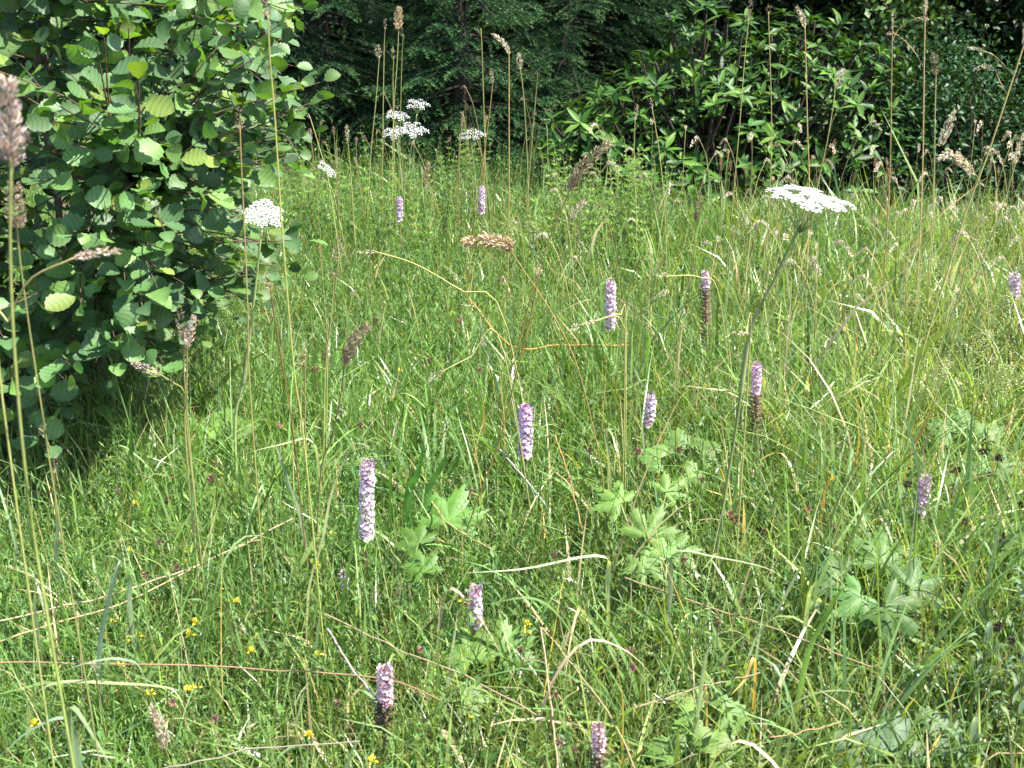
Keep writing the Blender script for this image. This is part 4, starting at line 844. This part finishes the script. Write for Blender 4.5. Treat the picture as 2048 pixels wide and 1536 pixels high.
BL = [
 ([(742, 898), (722, 888), (703, 897), (665, 985), (645, 1090), (618, 1190)], 15, PALE, 'pale straw blade folded over sharply beside the tallest orchid spike', dict(col2=(.34, .34, .2))),
 ([(605, 1062), (580, 980), (556, 905), (540, 868)][::-1], 15, GRB, 'stiff blue green blade slanting above the fine herbs', dict(roll=.8)),
 ([(1024, 1402), (1000, 1310), (955, 1232), (900, 1178), (880, 1260)], 17, DRYP, 'dry pinkish white blade curling down across the stout white orchid', dict(z=.2)),
 ([(375, 1432), (352, 1386), (320, 1374), (230, 1368), (110, 1368), (60, 1420)], 17, (.3, .34, .17), 'broad pale blade folded level over the fine herbs', dict(z=.2)),
 ([(228, 1545), (190, 1480), (140, 1415), (150, 1545)], 20, (.2, .27, .13), 'broad pale green blade hanging from a bend, low among the fine herbs', dict(Y=1.35)),
 ([(0, 1512), (60, 1462), (136, 1440), (160, 1540)], 15, (.18, .26, .16), 'grey green blade arching down low among the fine herbs', dict(Y=1.36)),
 ([(118, 1002), (115, 1060), (112, 1120)], 13, (.22, .27, .2), 'short upright grey blade in front of the shaded grass', dict(roll=.9)),
 ([(208, 1208), (240, 1120), (215, 1210), (198, 1330)], 12, (.19, .27, .18), 'grey green blade twisted upright by the yellow pea flowers', dict(roll=.9)),
 ([(68, 1120), (70, 1180), (72, 1250)], 9, (.24, .28, .16), 'thin pale upright blade beside a crossing dry stalk', dict(roll=.9)),
 ([(210, 1112), (235, 1118), (258, 1155), (262, 1230)], 12, (.2, .26, .15), 'grey blade hooked over at the tip among yellow flowers', dict()),
 ([(120, 1345), (180, 1325), (245, 1320), (290, 1360)], 12, (.2, .27, .16), 'pale blade lying level above the broad folded one', dict()),
 ([(1308, 1032), (1260, 950), (1213, 857), (1218, 960)], 13, (.28, .31, .22), 'pale blue grey blade snapped over near the lobed leaves', dict()),
 ([(930, 1146), (1050, 1138), (1203, 1113), (1215, 1180)], 12, (.3, .33, .2), 'long pale blade bent level across the green, over the stout white orchid', dict()),
 ([(980, 1207), (1040, 1197), (1085, 1205), (1130, 1250), (1180, 1340), (1235, 1440)], 17, (.13, .21, .055), 'broad arching blade over a broken grey straw', dict()),
 ([(1635, 1210), (1565, 1155), (1520, 1133), (1430, 1115), (1350, 1106), (1340, 1190)], 12, (.3, .33, .2), 'pale kinked blade running level toward the big lobed leaf', dict()),
 ([(1610, 1150), (1600, 1138), (1560, 1215), (1500, 1310)], 14, (.2, .25, .14), 'grey green blade folded at its top beside the big lobed leaf', dict(roll=.5)),
 ([(1635, 1160), (1620, 1185), (1612, 1230)], 14, (.2, .26, .15), 'short grey blade next to the folded one by the big lobed leaf', dict(roll=.7)),
 ([(1702, 1163), (1672, 1195), (1650, 1240), (1612, 1330)], 18, BRI, 'broad bright green blade curving up in front of the big lobed leaf', dict(roll=.6)),
 ([(1782, 893), (1758, 950), (1720, 1040), (1690, 1130)], 10, (.13, .19, .06), 'upright dark green blade with a pale tip among arching grass', dict(roll=.6)),
 ([(1880, 780), (1850, 850), (1815, 930)], 9, OR, 'dry orange blade leaning among yellow grass', dict(roll=.6)),
 ([(1712, 800), (1716, 850), (1714, 905)], 13, OR, 'short dead orange blade hanging upright below the panicles', dict(roll=.9)),
 ([(1645, 935), (1665, 955), (1650, 990)], 10, OR, 'small curled orange dead blade deep in the grass', dict()),
 ([(1229, 1300), (1240, 1370), (1245, 1435)], 13, (.4, .26, .09), 'dead orange blade standing near the fading orchid by the grass tufts', dict(roll=.9)),
 ([(1460, 1392), (1490, 1360), (1510, 1330)], 10, (.4, .27, .09), 'short dead yellow blade pointing up between clover like leaves', dict()),
 ([(1745, 1395), (1690, 1382), (1630, 1388), (1570, 1420), (1530, 1470)], 13, (.2, .28, .12), 'long arching pale blade over the shaded corner of leaves', dict()),
 ([(1500, 1275), (1460, 1262), (1420, 1290), (1400, 1400)], 12, (.24, .3, .13), 'bent pale blade beside a tuft of broad grass', dict()),
 ([(1480, 1235), (1570, 1120), (1620, 1060)], 8, (.15, .22, .06), 'narrow green blade slanting to the big lobed leaf', dict()),
 ([(1080, 700), (1100, 655), (1130, 620), (1180, 600), (1170, 640)], 5, (.3, .27, .12), 'thin straw arching over near the slender pink orchid', dict()),
 ([(1180, 788), (1250, 778), (1310, 770)], 8, (.15, .22, .06), 'narrow dark green blade lying level above the lilac orchid', dict()),
 ([(1000, 720), (1003, 790), (1008, 850)], 9, DRYP, 'short broken white straw stub below the arching reed stem', dict(roll=.8)),
 ([(850, 870), (835, 950), (815, 1000)][::1], 20, (.08, .19, .04), 'broad dark green upright blade beside the purple topped orchid', dict(roll=.9)),
 ([(905, 880), (880, 940), (855, 1000)], 18, (.09, .2, .045), 'broad mid green blade next to the dark upright one', dict(roll=.7)),
 ([(785, 875), (782, 930), (780, 985)], 11, (.13, .26, .05), 'bright green upright blade by the tallest orchid', dict(roll=.9)),
 ([(495, 905), (560, 890), (622, 882), (640, 960)], 9, (.33, .34, .2), 'pale straw blade bent level near the alder', dict()),
 ([(285, 800), (300, 850), (330, 900), (350, 960)], 11, (.28, .31, .17), 'pale blade leaning out from under the alder', dict()),
 ([(258, 790), (262, 870), (262, 950)], 14, (.14, .24, .06), 'wide green blade upright under the alder', dict(roll=.9)),
 ([(330, 830), (345, 870), (372, 940), (385, 1010)], 9, (.24, .3, .14), 'thin pale blade bowing below the alder leaves', dict()),
 ([(1740, 700), (1660, 640), (1590, 600)][::-1], 5, (.25, .27, .1), 'thin green straw slanting through the panicles', dict()),
 ([(1755, 890), (1650, 830), (1540, 790)][::-1], 6, (.22, .26, .1), 'thin pale blade slanting down past the panicles', dict()),
]
for pix, w, c, lab, kw in BL: blade(pix, w, c, lab, **kw)

for i in range(60):                        # more arching blades between the tussocks
    y = U(1.35, 3.3); px = U(40, 2020) if i % 3 else U(1050, 2020); x = col_at(px, y); root = np.array((x, y, ground_at(x, y) - .01)); a = U(0, 6.28)
    d = np.array((math.cos(a), math.sin(a), 0)); L = U(.16, .34); w = U(.006, .011); br = U(.1, .9)
    p = [(0, 0, 0), d * L * .12 + (0, 0, L * .7), d * L * .35 + (0, 0, L * 1.02), d * L * (.5 + .3 * br) + (0, 0, L * (1.0 - .25 * br)), d * L * (.65 + .5 * br) + (0, 0, L * (.9 - .7 * br))]
    dry = i % 6 == 0; c = cvar(DRYP if dry else (.17, .25, .09), 1, .2, .08)[0]
    o = link('long_grass', ribbon(MB(), p, w, c, .3, U(-.3, .3), U(-.5, .5), c * (1.15, 1.1, 1.1), n=14).mesh('long_grass', M_BLADE), None, [float(v) for v in root])
    tag(o, ('dry cream coloured blade arching over in the sward ' if dry else 'broad green blade arching out of the sward ') + zone(x, y), 'grass blade', 'arching dry blades' if dry else 'arching green blades', 'thing')

def stalk(pix, w_px, col, label, z=.25, zs=None):
    """a dry stalk lying across the sward"""
    zs = zs or [z] * len(pix); pts = np.array([PZ(a, b, q) for (a, b), q in zip(pix, zs)])
    s = pts[:, 1].mean() / F; o0 = pts[0].copy(); cv = curve(pts, 16); cv[1:-1] += rng.normal(0, .0009, (14, 3)) * (1, 1, 1.6); mb = MB(); tube(mb, cv - o0, w_px * s * .42, w_px * s * .35, cvar(np.array(col) * .8, 1, .05)[0], 5)
    o = link('dry_stalk', mb.mesh('dry_stalk', M_DRY), None, [float(v) for v in o0]); tag(o, label, 'dry stalk', 'fallen dry stalks', 'thing')
ST = [
 ([(-20, 1325), (250, 1328), (560, 1338), (700, 1350), (800, 1365), (880, 1400)], 5, (.38, .25, .15), 'long pinkish dry stalk lying level through the fine herbs'),
 ([(-20, 1245), (120, 1215), (300, 1165), (420, 1120), (590, 1035)], 6, (.44, .36, .22), 'long straw stalk sloping up through the yellow flowers'),
 ([(-20, 1290), (100, 1250), (260, 1200), (450, 1105), (520, 1080)], 5, (.42, .35, .22), 'second straw stalk lying just below the sloping one'),
 ([(650, 1228), (800, 1300), (930, 1352), (1075, 1432)], 5, (.38, .28, .16), 'straw stalk slanting down past the fading pink orchid'),
 ([(1082, 1255), (1100, 1390), (1118, 1560)], 6, (.4, .31, .19), 'grey broken straw hanging straight down from its bend'),
 ([(1084, 1255), (1150, 1335), (1230, 1450), (1280, 1560)], 5, (.36, .31, .22), 'other half of the broken grey straw slanting down'),
 ([(655, 1258), (700, 1330), (750, 1395)], 7, (.44, .36, .3), 'short pale pink straw pointing at the fading orchid'),
 ([(1250, 1155), (1420, 1215), (1560, 1262), (1745, 1335)], 5, (.36, .24, .12), 'reddish brown stalk slanting across toward the shaded tussock'),
 ([(1270, 1415), (1400, 1375), (1520, 1345)], 5, (.38, .28, .16), 'straw stalk lying among pale leaflets'),
 ([(290, 1545), (420, 1518), (520, 1498), (720, 1482)], 5, (.38, .31, .2), 'straw stalk lying lowest among the fine herbs'),
 ([(1240, 600), (1300, 665), (1370, 750), (1450, 845)], 4, (.24, .18, .12), 'dark thin stalk slanting away from the slender pink orchid'),
 ([(1235, 598), (1310, 630), (1400, 668), (1480, 715)], 4, (.36, .34, .22), 'pale thin stalk slanting behind the withered orchid'),
 ([(1110, 870), (1140, 960), (1165, 1060)], 5, (.38, .26, .1), 'orange dry stalk leaning beside the purple topped orchid'),
 ([(1000, 900), (1060, 970), (1090, 1010)], 6, (.44, .38, .26), 'short white straw slanting below the purple topped orchid'),
 ([(860, 1000), (900, 1050), (985, 1100)], 4, (.42, .32, .17), 'thin straw lying over the lobed leaf'),
 ([(940, 600), (1020, 690), (1120, 690), (1260, 690)], 4, (.36, .26, .1), 'thin orange straw crossing level in the middle of the green'),
 ([(1680, 1445), (1600, 1465), (1520, 1480)], 4, (.36, .24, .13), 'brown stalk lying in the shaded corner'),
]
for a, w, c, lab in ST: stalk(a, w, c, lab)

# tussocks of broad arching grass
def tussock(px, py, n, L, w, col, label, z=.15):
    c = PZ(px, py, z); root = np.array((c[0], c[1], ground_at(c[0], c[1]))); mb = MB()
    az = U(0, 6.28, n); rr = np.sqrt(rng.random(n)) * .05; base = np.stack([np.cos(az) * rr, np.sin(az) * rr, np.full(n, -.01)], -1)
    cc = cvar(col, n, .2, .12); d = rng.random(n) < .12; cc[d] = cvar(STRAW, d.sum(), .2, .06)
    grass(mb, base, L * np.exp(rng.normal(0, .25, n)), w * np.exp(rng.normal(0, .2, n)), az, np.abs(rng.normal(.25, .2, n)), np.abs(rng.normal(1.3, .6, n)), rng.normal(0, .35, n), cc, 7, cc * 1.15)
    o = link('grass_tussock', mb.mesh('grass_tussock', M_BLADE), None, [float(v) for v in root]); tag(o, label, 'grass tussock', 'tussocks of broad arching grass', 'thing')
for px, py, n, L, w, c, lab in (
 (1840, 1180, 80, .42, .0085, (.13, .22, .06), 'big tussock of arching blades spilling beside the large lobed leaf'),
 (1650, 1060, 60, .4, .008, (.12, .22, .05), 'upright bright tussock behind the large lobed leaf'),
 (1760, 1000, 60, .42, .007, (.15, .22, .06), 'tussock of yellowish blades below the dry orange blade'),
 (1560, 1290, 50, .36, .009, (.12, .2, .055), 'tussock of folded green blades before the large lobed leaf'),
 (1330, 1420, 45, .34, .009, (.13, .22, .06), 'tussock of pale arching blades beside the broken grey straw'),
 (1480, 1490, 50, .32, .008, (.12, .2, .055), 'low tussock among the pale toothed leaves'),
 (1700, 1470, 50, .34, .009, (.11, .18, .055), 'dark tussock in the shaded corner'),
 (1180, 1180, 40, .36, .008, (.13, .22, .055), 'tussock under the long level pale blade'),
 (870, 960, 36, .38, .013, (.09, .2, .045), 'tussock of wide dark green blades beside the purple topped orchid'),
 (790, 940, 36, .34, .008, (.14, .25, .06), 'bright tussock behind the tallest orchid spike'),
 (1260, 930, 40, .34, .007, (.13, .23, .055), 'tussock between the lilac orchids'),
 (340, 960, 50, .34, .007, (.13, .23, .06), 'tussock of pale blades under the alder'),
 (560, 960, 40, .32, .007, (.13, .24, .055), 'bright tussock beside the stiff blue green blade'),
 (240, 1060, 45, .3, .006, (.15, .22, .08), 'flattened tussock of pale blades near the shaded grass'),
 (60, 1180, 40, .32, .007, (.15, .22, .07), 'loose tussock by the sloping straw stalks'),
 (1980, 1000, 45, .4, .008, (.14, .22, .07), 'tussock of arching blades near dark round buds'),
 (1960, 820, 45, .42, .007, (.16, .22, .07), 'tussock of long yellow green blades under the panicles'),
 (1420, 780, 40, .4, .006, (.13, .22, .055), 'tussock behind the umbel stem'),
 (1000, 1080, 36, .32, .007, (.13, .22, .05), 'tussock by the reddish slanting stem'),
 (1080, 960, 36, .34, .007, (.13, .23, .05), 'tussock at the foot of the purple topped orchid'),
 (1540, 900, 40, .4, .006, (.14, .22, .055), 'tussock beside the magenta tipped orchid')):
    tussock(px, py, n, L, w, c, lab)

# ------------------------------------------------------------------ broad leaved plants
def lobed_leaf(lobes, deep, r, col, teeth=5, g=rng):
    """palmate leaf blade lying in XY, stalk end at the origin, tip along +Y; about 60 triangles"""
    m = lobes * teeth * 2 + 1; th = np.linspace(-2.25, 2.25, m); k = (th + 2.25) / 4.5 * lobes
    lobe = (1 - np.abs(2 * (k % 1) - 1)**1.15) * .9 + .1 * np.abs(np.sin(math.pi * k * teeth)); size = .62 + .38 * np.cos(th * .55)**2
    rr = r * size * (1 - deep + deep * lobe) * (1 + .06 * np.where(np.arange(m) % 2, 1, -1))
    x, y = np.sin(th) * rr, np.cos(th) * rr
    zo = -.025 * r * np.cos(2 * math.pi * k) - .14 * r * (rr / r)**2
    V = [(0, 0, 0)] + [(a * .5, b * .5, .02 * r - .012 * r * c) for a, b, c in zip(x, y, np.cos(2 * math.pi * k))] + list(zip(x, y, zo))
    Q = [(1 + i, 2 + i, m + 2 + i, m + 1 + i) for i in range(m - 1)]; T = [(0, 2 + i, 1 + i) for i in range(m - 1)]
    return np.array(V), Q, T
def broad_plant(px, py, size_px, col, label, leaves, z=.26, spread=1.0, lobes=5, deep=.45, cat='broad leaved plant', name='hogweed_plant', group='broad lobed leaves in the sward'):
    """LEAVES: (dx_px, dy_px, size, turn, tilt to the camera)"""
    c = PZ(px, py, z); s = np.linalg.norm(c - CAM) / F; root = np.array((c[0], c[1] + .03, ground_at(c[0], c[1]) - .02)); t = thing(name, label, cat, root, group)
    for dx, dy, k, turn, tilt in leaves:
        p = PZ(px + dx, py + dy, z - .015 + U(-.02, .02)); V, Q, T = lobed_leaf(lobes, deep, size_px * s * k * 1.2, col); V = V @ np.array(Matrix.Rotation(-turn, 3, 'Z').transposed())
        V = V @ np.array(Matrix.Rotation(tilt, 3, 'X').transposed()); V = V - V.mean(0)
        cc = cvar(col, 1, .1, .06)[0]; C = np.tile(cc, (len(V), 1)); C[0] *= 1.3
        lf = link('leaf', MB().add(V, Q, T, C).mesh('leaf', M_HERB, True), t, [float(v) for v in (p - root)])
        st = MB(); q = p - root + V[0]; tube(st, curve([(0, 0, 0), q * (.5, .5, .7), q], 8), .003, .0022, (.15, .2, .07), 5); link('leaf_stalk', st.mesh('leaf_stalk', M_STEM), t)
LG = (.08, .165, .026); PG = (.105, .19, .034); BG_ = (.066, .14, .03)
broad_plant(905, 1030, 75, LG, 'broad five lobed leaf lying open beside the stiff reddish stem', [(0, 0, 1.0, .3, .75), (-75, 50, .6, -.8, .6), (-60, 105, .55, -.4, .7)], z=.25)
broad_plant(1300, 1040, 80, PG, 'cluster of pale deeply cut leaves under the long green stems', [(0, 20, .8, .5, .8), (-70, -40, .7, -.9, .6), (40, -60, .6, .9, .7), (-10, 90, .6, 2.3, .6), (60, 60, .6, 1.5, .6)], z=.24, deep=.6)
broad_plant(1360, 890, 55, PG, 'pale three leaflet plant behind the deeply cut leaves', [(0, 0, .8, 0, .7), (-50, 25, .7, -1.2, .6), (50, 10, .7, 1.2, .6), (20, 60, .6, 2.0, .7)], z=.24, lobes=3, deep=.3)
broad_plant(1335, 1110, 65, PG, 'pale cut leaves low under the bent level blade', [(0, 0, .8, .8, .7), (-55, 30, .7, -.6, .7)], z=.2, deep=.55)
broad_plant(1015, 1300, 75, PG, 'wide toothed pale leaf behind the curling dry blade', [(0, 0, .95, .9, .8), (-80, 10, .8, -.5, .8)], z=.17, deep=.35)
broad_plant(880, 1375, 70, (.14, .22, .055), 'sunlit lobed leaf lying beside the fading pink orchid', [(0, 0, .8, .7, .6), (60, 25, .6, 1.6, .6)], z=.15, deep=.4)
broad_plant(1745, 1150, 95, BG_, 'large dark lobed leaf spread wide before the tussocks', [(-85, 0, .7, -1.2, .6), (20, -40, .75, .2, .6), (90, 20, .7, 1.3, .6), (40, 75, .7, 2.3, .8), (-30, 50, .6, -2.2, .6)], z=.27, lobes=5, deep=.5)
broad_plant(1640, 1240, 55, LG, 'round toothed leaves crouching under the large dark lobed leaf', [(0, 0, .8, -.4, .8), (50, 20, .8, .9, .8)], z=.18, lobes=3, deep=.25)
broad_plant(440, 845, 55, PG, 'pale sunlit leaves between the alder and the straw stems', [(0, 0, .8, .6, .6), (40, 10, .7, 1.3, .6), (-40, 25, .7, -.6, .6)], z=.24, lobes=3, deep=.35)
broad_plant(1380, 1470, 70, PG, 'pale toothed nettle like leaves beside the low tussock', [(0, 0, .7, 0, .7), (-40, 40, .7, -1.1, .7), (50, 30, .7, 1.0, .7), (0, -60, .6, .5, .7), (80, -40, .6, 1.4, .7)], z=.16, lobes=3, deep=.25)
broad_plant(1790, 1490, 85, (.07, .145, .05), 'dark broad leaves in the shaded corner of the meadow', [(0, 0, .8, .3, .7), (90, -20, .7, 1.3, .7), (-90, 10, .7, -1.2, .7)], z=.16, lobes=3, deep=.3)
broad_plant(1930, 850, 50, LG, 'toothed bright leaves under the drooping panicle', [(0, 0, .8, 0, .7), (50, 20, .7, 1.0, .7), (-40, 10, .7, -1.0, .7)], z=.24, lobes=3, deep=.3)
broad_plant(1960, 940, 60, LG, 'light leaves between dark round buds and arching blades', [(0, 0, .7, .4, .6), (50, -10, .7, 1.4, .6), (-50, 10, .6, -1.1, .6)], z=.22, deep=.55)
broad_plant(60, 1260, 50, LG, 'rounded leaf in the loose tussock by the straw stalks', [(0, 0, .8, .3, .7), (40, 30, .6, 1.2, .7)], z=.16, lobes=3, deep=.2)

# ------------------------------------------------------------------ trefoil, clover heads and knapweed
def pea(mb, p, d, s, col):
    up = np.array((0, 0, 1.0)); x = nrm(np.cross(d, up)); u = np.cross(x, d)
    def q(a, b, c): return p + x * a * s + u * b * s + d * c * s
    mb.add([q(0, 0, 0), q(-.45, .35, .5), q(-.3, .8, .6), q(.3, .8, .6), q(.45, .35, .5), q(0, .3, .35)], None, [(0, 1, 5), (1, 2, 5), (2, 3, 5), (3, 4, 5), (4, 0, 5)], col)
    mb.add([q(0, 0, 0), q(-.2, -.05, .6), q(0, -.2, .95), q(.2, -.05, .6), q(0, .2, .7)], None, [(0, 1, 4), (1, 2, 4), (2, 3, 4), (3, 0, 4), (0, 3, 1), (1, 3, 2)], np.array(col) * (1, .9, .8))
def trefoil(px, py, k, label='cluster of yellow pea flowers among the fine feathery herbs', z=.22):
    c = PZ(px, py, z); root = to_ground(c, (U(-.03, .03), U(0, .04))); t = thing('trefoil', label, 'yellow flower', root, 'yellow trefoil flowers')
    st = MB(); tube(st, curve([root, (root + c) / 2 + rng.normal(0, .01, 3), c], 7) - root, .0012, .001, (.1, .17, .05), 4); link('stem', st.mesh('stem', M_STEM), t)
    for i in range(k):
        a = i * 6.28 / k + U(-.4, .4); d = nrm(np.array((math.cos(a), math.sin(a), U(.1, .6)))); m = MB(); pea(m, c - root, d, U(.010, .014), np.array((.72, .64, .06)) * U(.85, 1.05)); link('flower', m.mesh('flower', M_PETAL, False), t)
    lf = MB(); n = 12; f = rng.random(n); pos = (root + (c - root) * f[:, None]) - root; leaflets(lf, pos, rand_dir(n) + (0, 0, .4), np.tile((0, 0, 1.0), (n, 1)) + rand_dir(n) * .4, .016, .007, cvar((.08, .17, .045), n)); o = link('leaflets', lf.mesh('leaflets', M_HERB), t); o['kind'] = 'stuff'
for px, py, k in ((270, 1010, 3), (375, 1105, 2), (370, 1128, 3), (262, 1103, 2), (392, 1248, 3), (380, 1272, 3), (276, 1274, 2), (250, 1282, 1), (225, 1245, 2), (508, 1278, 1), (504, 1305, 3), (636, 1312, 3), (632, 1130, 3), (665, 1068, 2), (378, 1382, 2), (394, 1376, 2), (300, 1390, 2), (242, 1332, 2), (618, 1472, 4), (70, 1450, 3), (745, 1524, 3), (914, 1206, 1), (1054, 1252, 3), (380, 1070, 1), (360, 1005, 1), (240, 1180, 1), (620, 1190, 1), (472, 1205, 2), (548, 960, 1)):
    trefoil(px, py, k, ('single yellow pea flower', 'pair of yellow pea flowers', 'head of three yellow pea flowers', 'head of four pale yellow pea flowers')[k - 1] + ' among the fine feathery herbs')
trefoil(1055, 1268, 2, 'yellow pea flowers hanging beside the broken grey straw'); trefoil(800, 742, 2, 'tiny yellow flowers in the open middle of the meadow', .3); trefoil(935, 1437, 1, 'single orange yellow flower behind the fading pink orchid')
def bud(px, py, r_px, kind, z=.26, label=None, group=None, cat='seed head', name='clover_head'):
    c = PZ(px, py, z); label = label if kind == 'knap' else label + ' ' + zone(c[0], c[1]); s = c[1] / F * 1.05; root = to_ground(c, (U(-.04, .04), U(-.02, .05))); t = thing(name, label, cat, root, group)
    st = MB(); tube(st, curve([root, (root + c) / 2 + rng.normal(0, .01, 3), c], 8) - root, .0014, .001, (.14, .14, .06) if kind != 'knap' else (.07, .085, .04), 4); link('stem', st.mesh('stem', M_STEM), t)
    n = 46; d = rand_dir(n); col = {'knap': (.035, .028, .018), 'clov': (.2, .12, .09), 'plan': (.14, .09, .05)}[kind]; r = r_px * s; sc = np.array((1, 1, 1.8 if kind == 'plan' else 1.05))
    m = MB(); leaflets(m, c - root + d * r * .25 * sc, d + (0, 0, .35), rand_dir(n), r * .9, r * .45, cvar(col, n, .3, .1), .4); o = link('head', m.mesh('head', M_DRY), t)
    if kind == 'knap':
        for j in range(4):
            a = U(0, 6.28); f = U(.35, .85); q = (c - root) * f; dv = np.array((math.cos(a), math.sin(a), 0)) * U(.05, .09)
            link('leaf', ribbon(MB(), [q, q + dv * .5 + (0, 0, .03), q + dv + (0, 0, .03)], .009, (.10, .15, .075), n=6).mesh('leaf', M_HERB), t)
for px, py, r in ((1998, 917, 11), (1965, 903, 8), (2000, 1074, 12), (1995, 1255, 11), (2023, 1281, 9), (1816, 968, 9), (1980, 950, 7), (2040, 1010, 8), (1915, 940, 8)):
    bud(px, py, r, 'knap', .33, 'dark round knapweed bud on a stiff branching stem near the shaded corner', 'dark knapweed buds', 'knapweed', 'knapweed')
for px, py, r in ((235, 985, 9), (348, 955, 8), (320, 1085, 10), (355, 1136, 9), (292, 1150, 9), (425, 955, 9), (945, 985, 9), (1276, 903, 10), (345, 1405, 10), (430, 1438, 10), (1268, 760, 7), (1108, 1110, 8), (840, 1300, 9), (875, 1312, 8), (1108, 1390, 10), (1265, 1335, 10), (675, 1405, 9), (1120, 1485, 11), (1150, 1500, 9), (1040, 1300, 8), (1368, 1120, 9), (1360, 900, 9), (1460, 1030, 10), (1405, 960, 7), (1665, 1055, 10), (1615, 1020, 8), (1260, 1300, 8), (650, 710, 7), (630, 740, 8), (920, 640, 6), (1000, 560, 5), (750, 640, 6), (860, 720, 6), (560, 850, 7), (1180, 900, 6), (960, 740, 6)):
    bud(px, py, r, 'clov', .25, 'small faded brown clover head low in the grass', 'faded clover heads')
for px, py, r in ((422, 960, 8), (335, 1000, 7), (1470, 1040, 9), (1530, 1065, 8), (1930, 1045, 8), (1905, 938, 9), (1435, 1245, 9), (720, 850, 6), (530, 1000, 6), (1100, 760, 6), (1260, 700, 6)):
    bud(px, py, r, 'plan', .28, 'slim dark brown plantain head on a bare stalk', 'plantain heads', 'plantain', 'plantain')

# near leafy shoots in the shaded corner
def leafy_shoot(px, py, H, col, label, nl=26):
    c = PZ(px, py, .15); root = to_ground(c); t = thing('knapweed_shoot', label, 'leafy shoot', root, 'grey green leafy shoots')
    ln = np.array((U(-.06, .06), U(-.06, .06), H)); ax = curve([(0, 0, 0), ln * (.4, .4, .5), ln], 12); st = MB(); tube(st, ax, .0025, .0012, (.11, .13, .05), 5); link('stem', st.mesh('stem', M_STEM), t)
    for k in range(nl):
        f = .15 + .85 * k / nl; q = ax[int(f * 11)]; a = k * 2.4; dv = np.array((math.cos(a), math.sin(a), 0)) * U(.05, .1) * (1.15 - .6 * f)
        link('leaf', ribbon(MB(), [q, q + dv * .55 + (0, 0, .035), q + dv + (0, 0, .03)], .012, cvar(col, 1, .12, .06)[0], n=6).mesh('leaf', M_HERB), t)
for px, py, H, lab in ((2010, 1330, .42, 'tall grey green leafy shoot under the dark round buds'), (1960, 1420, .34, 'grey green shoot with narrow leaves in the shaded corner'), (2060, 1200, .46, 'grey green shoot rising past the lowest dark buds'), (1900, 1500, .26, 'short leafy shoot among the dark broad leaves'), (2040, 1480, .34, 'bushy grey green shoot beside the dark broad leaves'), (1870, 1380, .26, 'small leafy shoot before the big tussock')):
    leafy_shoot(px, py, H, (.10, .155, .075), lab)

# leafy willowherb like plants at the back of the meadow
def back_herb(x, y, H, label, group, col):
    root = np.array((x, y, ground_at(x, y) - .01)); t = thing('stitchwort_plant', label, 'leafy plant', root, group); mb = MB(); st = MB()
    for k in range(int(U(3, 6))):
        e = np.array((U(-.12, .12), U(-.12, .12), H * U(.75, 1.05))); ax = curve([(0, 0, 0), e * (.5, .5, .55) + (U(-.02, .02), 0, 0), e], 10); tube(st, ax, .0028, .0014, (.14, .17, .06), 4)
        n = 30; f = np.linspace(.2, 1, n); q = ax[(f * 9).astype(int)]; a = np.arange(n) * 2.4 + U(0, 6); dv = np.stack([np.cos(a), np.sin(a), np.full(n, .5)], -1); no = np.stack([-np.cos(a) * .4, -np.sin(a) * .4, np.ones(n)], -1)
        leaflets(mb, q, dv, no, .055 * (1.2 - .6 * f), .012, cvar(col, n, .15, .08))
    link('stems', st.mesh('stems', M_STEM), t); o = link('leaves', mb.mesh('leaves', M_HERB), t); o['kind'] = 'stuff'
for i in range(46):
    y = U(5.3, 8.1) if i < 24 else U(5.0, 6.7); px = U(580, 960) if i < 24 else U(1080, 1330); back_herb(col_at(px, y), y, U(.45, .68), 'leafy upright plant with narrow leaves at the meadow edge ' + ('below the spruces' if i < 24 else 'before the glossy evergreen bush'), 'narrow leaved plants along the wood edge', (.115, .205, .05))
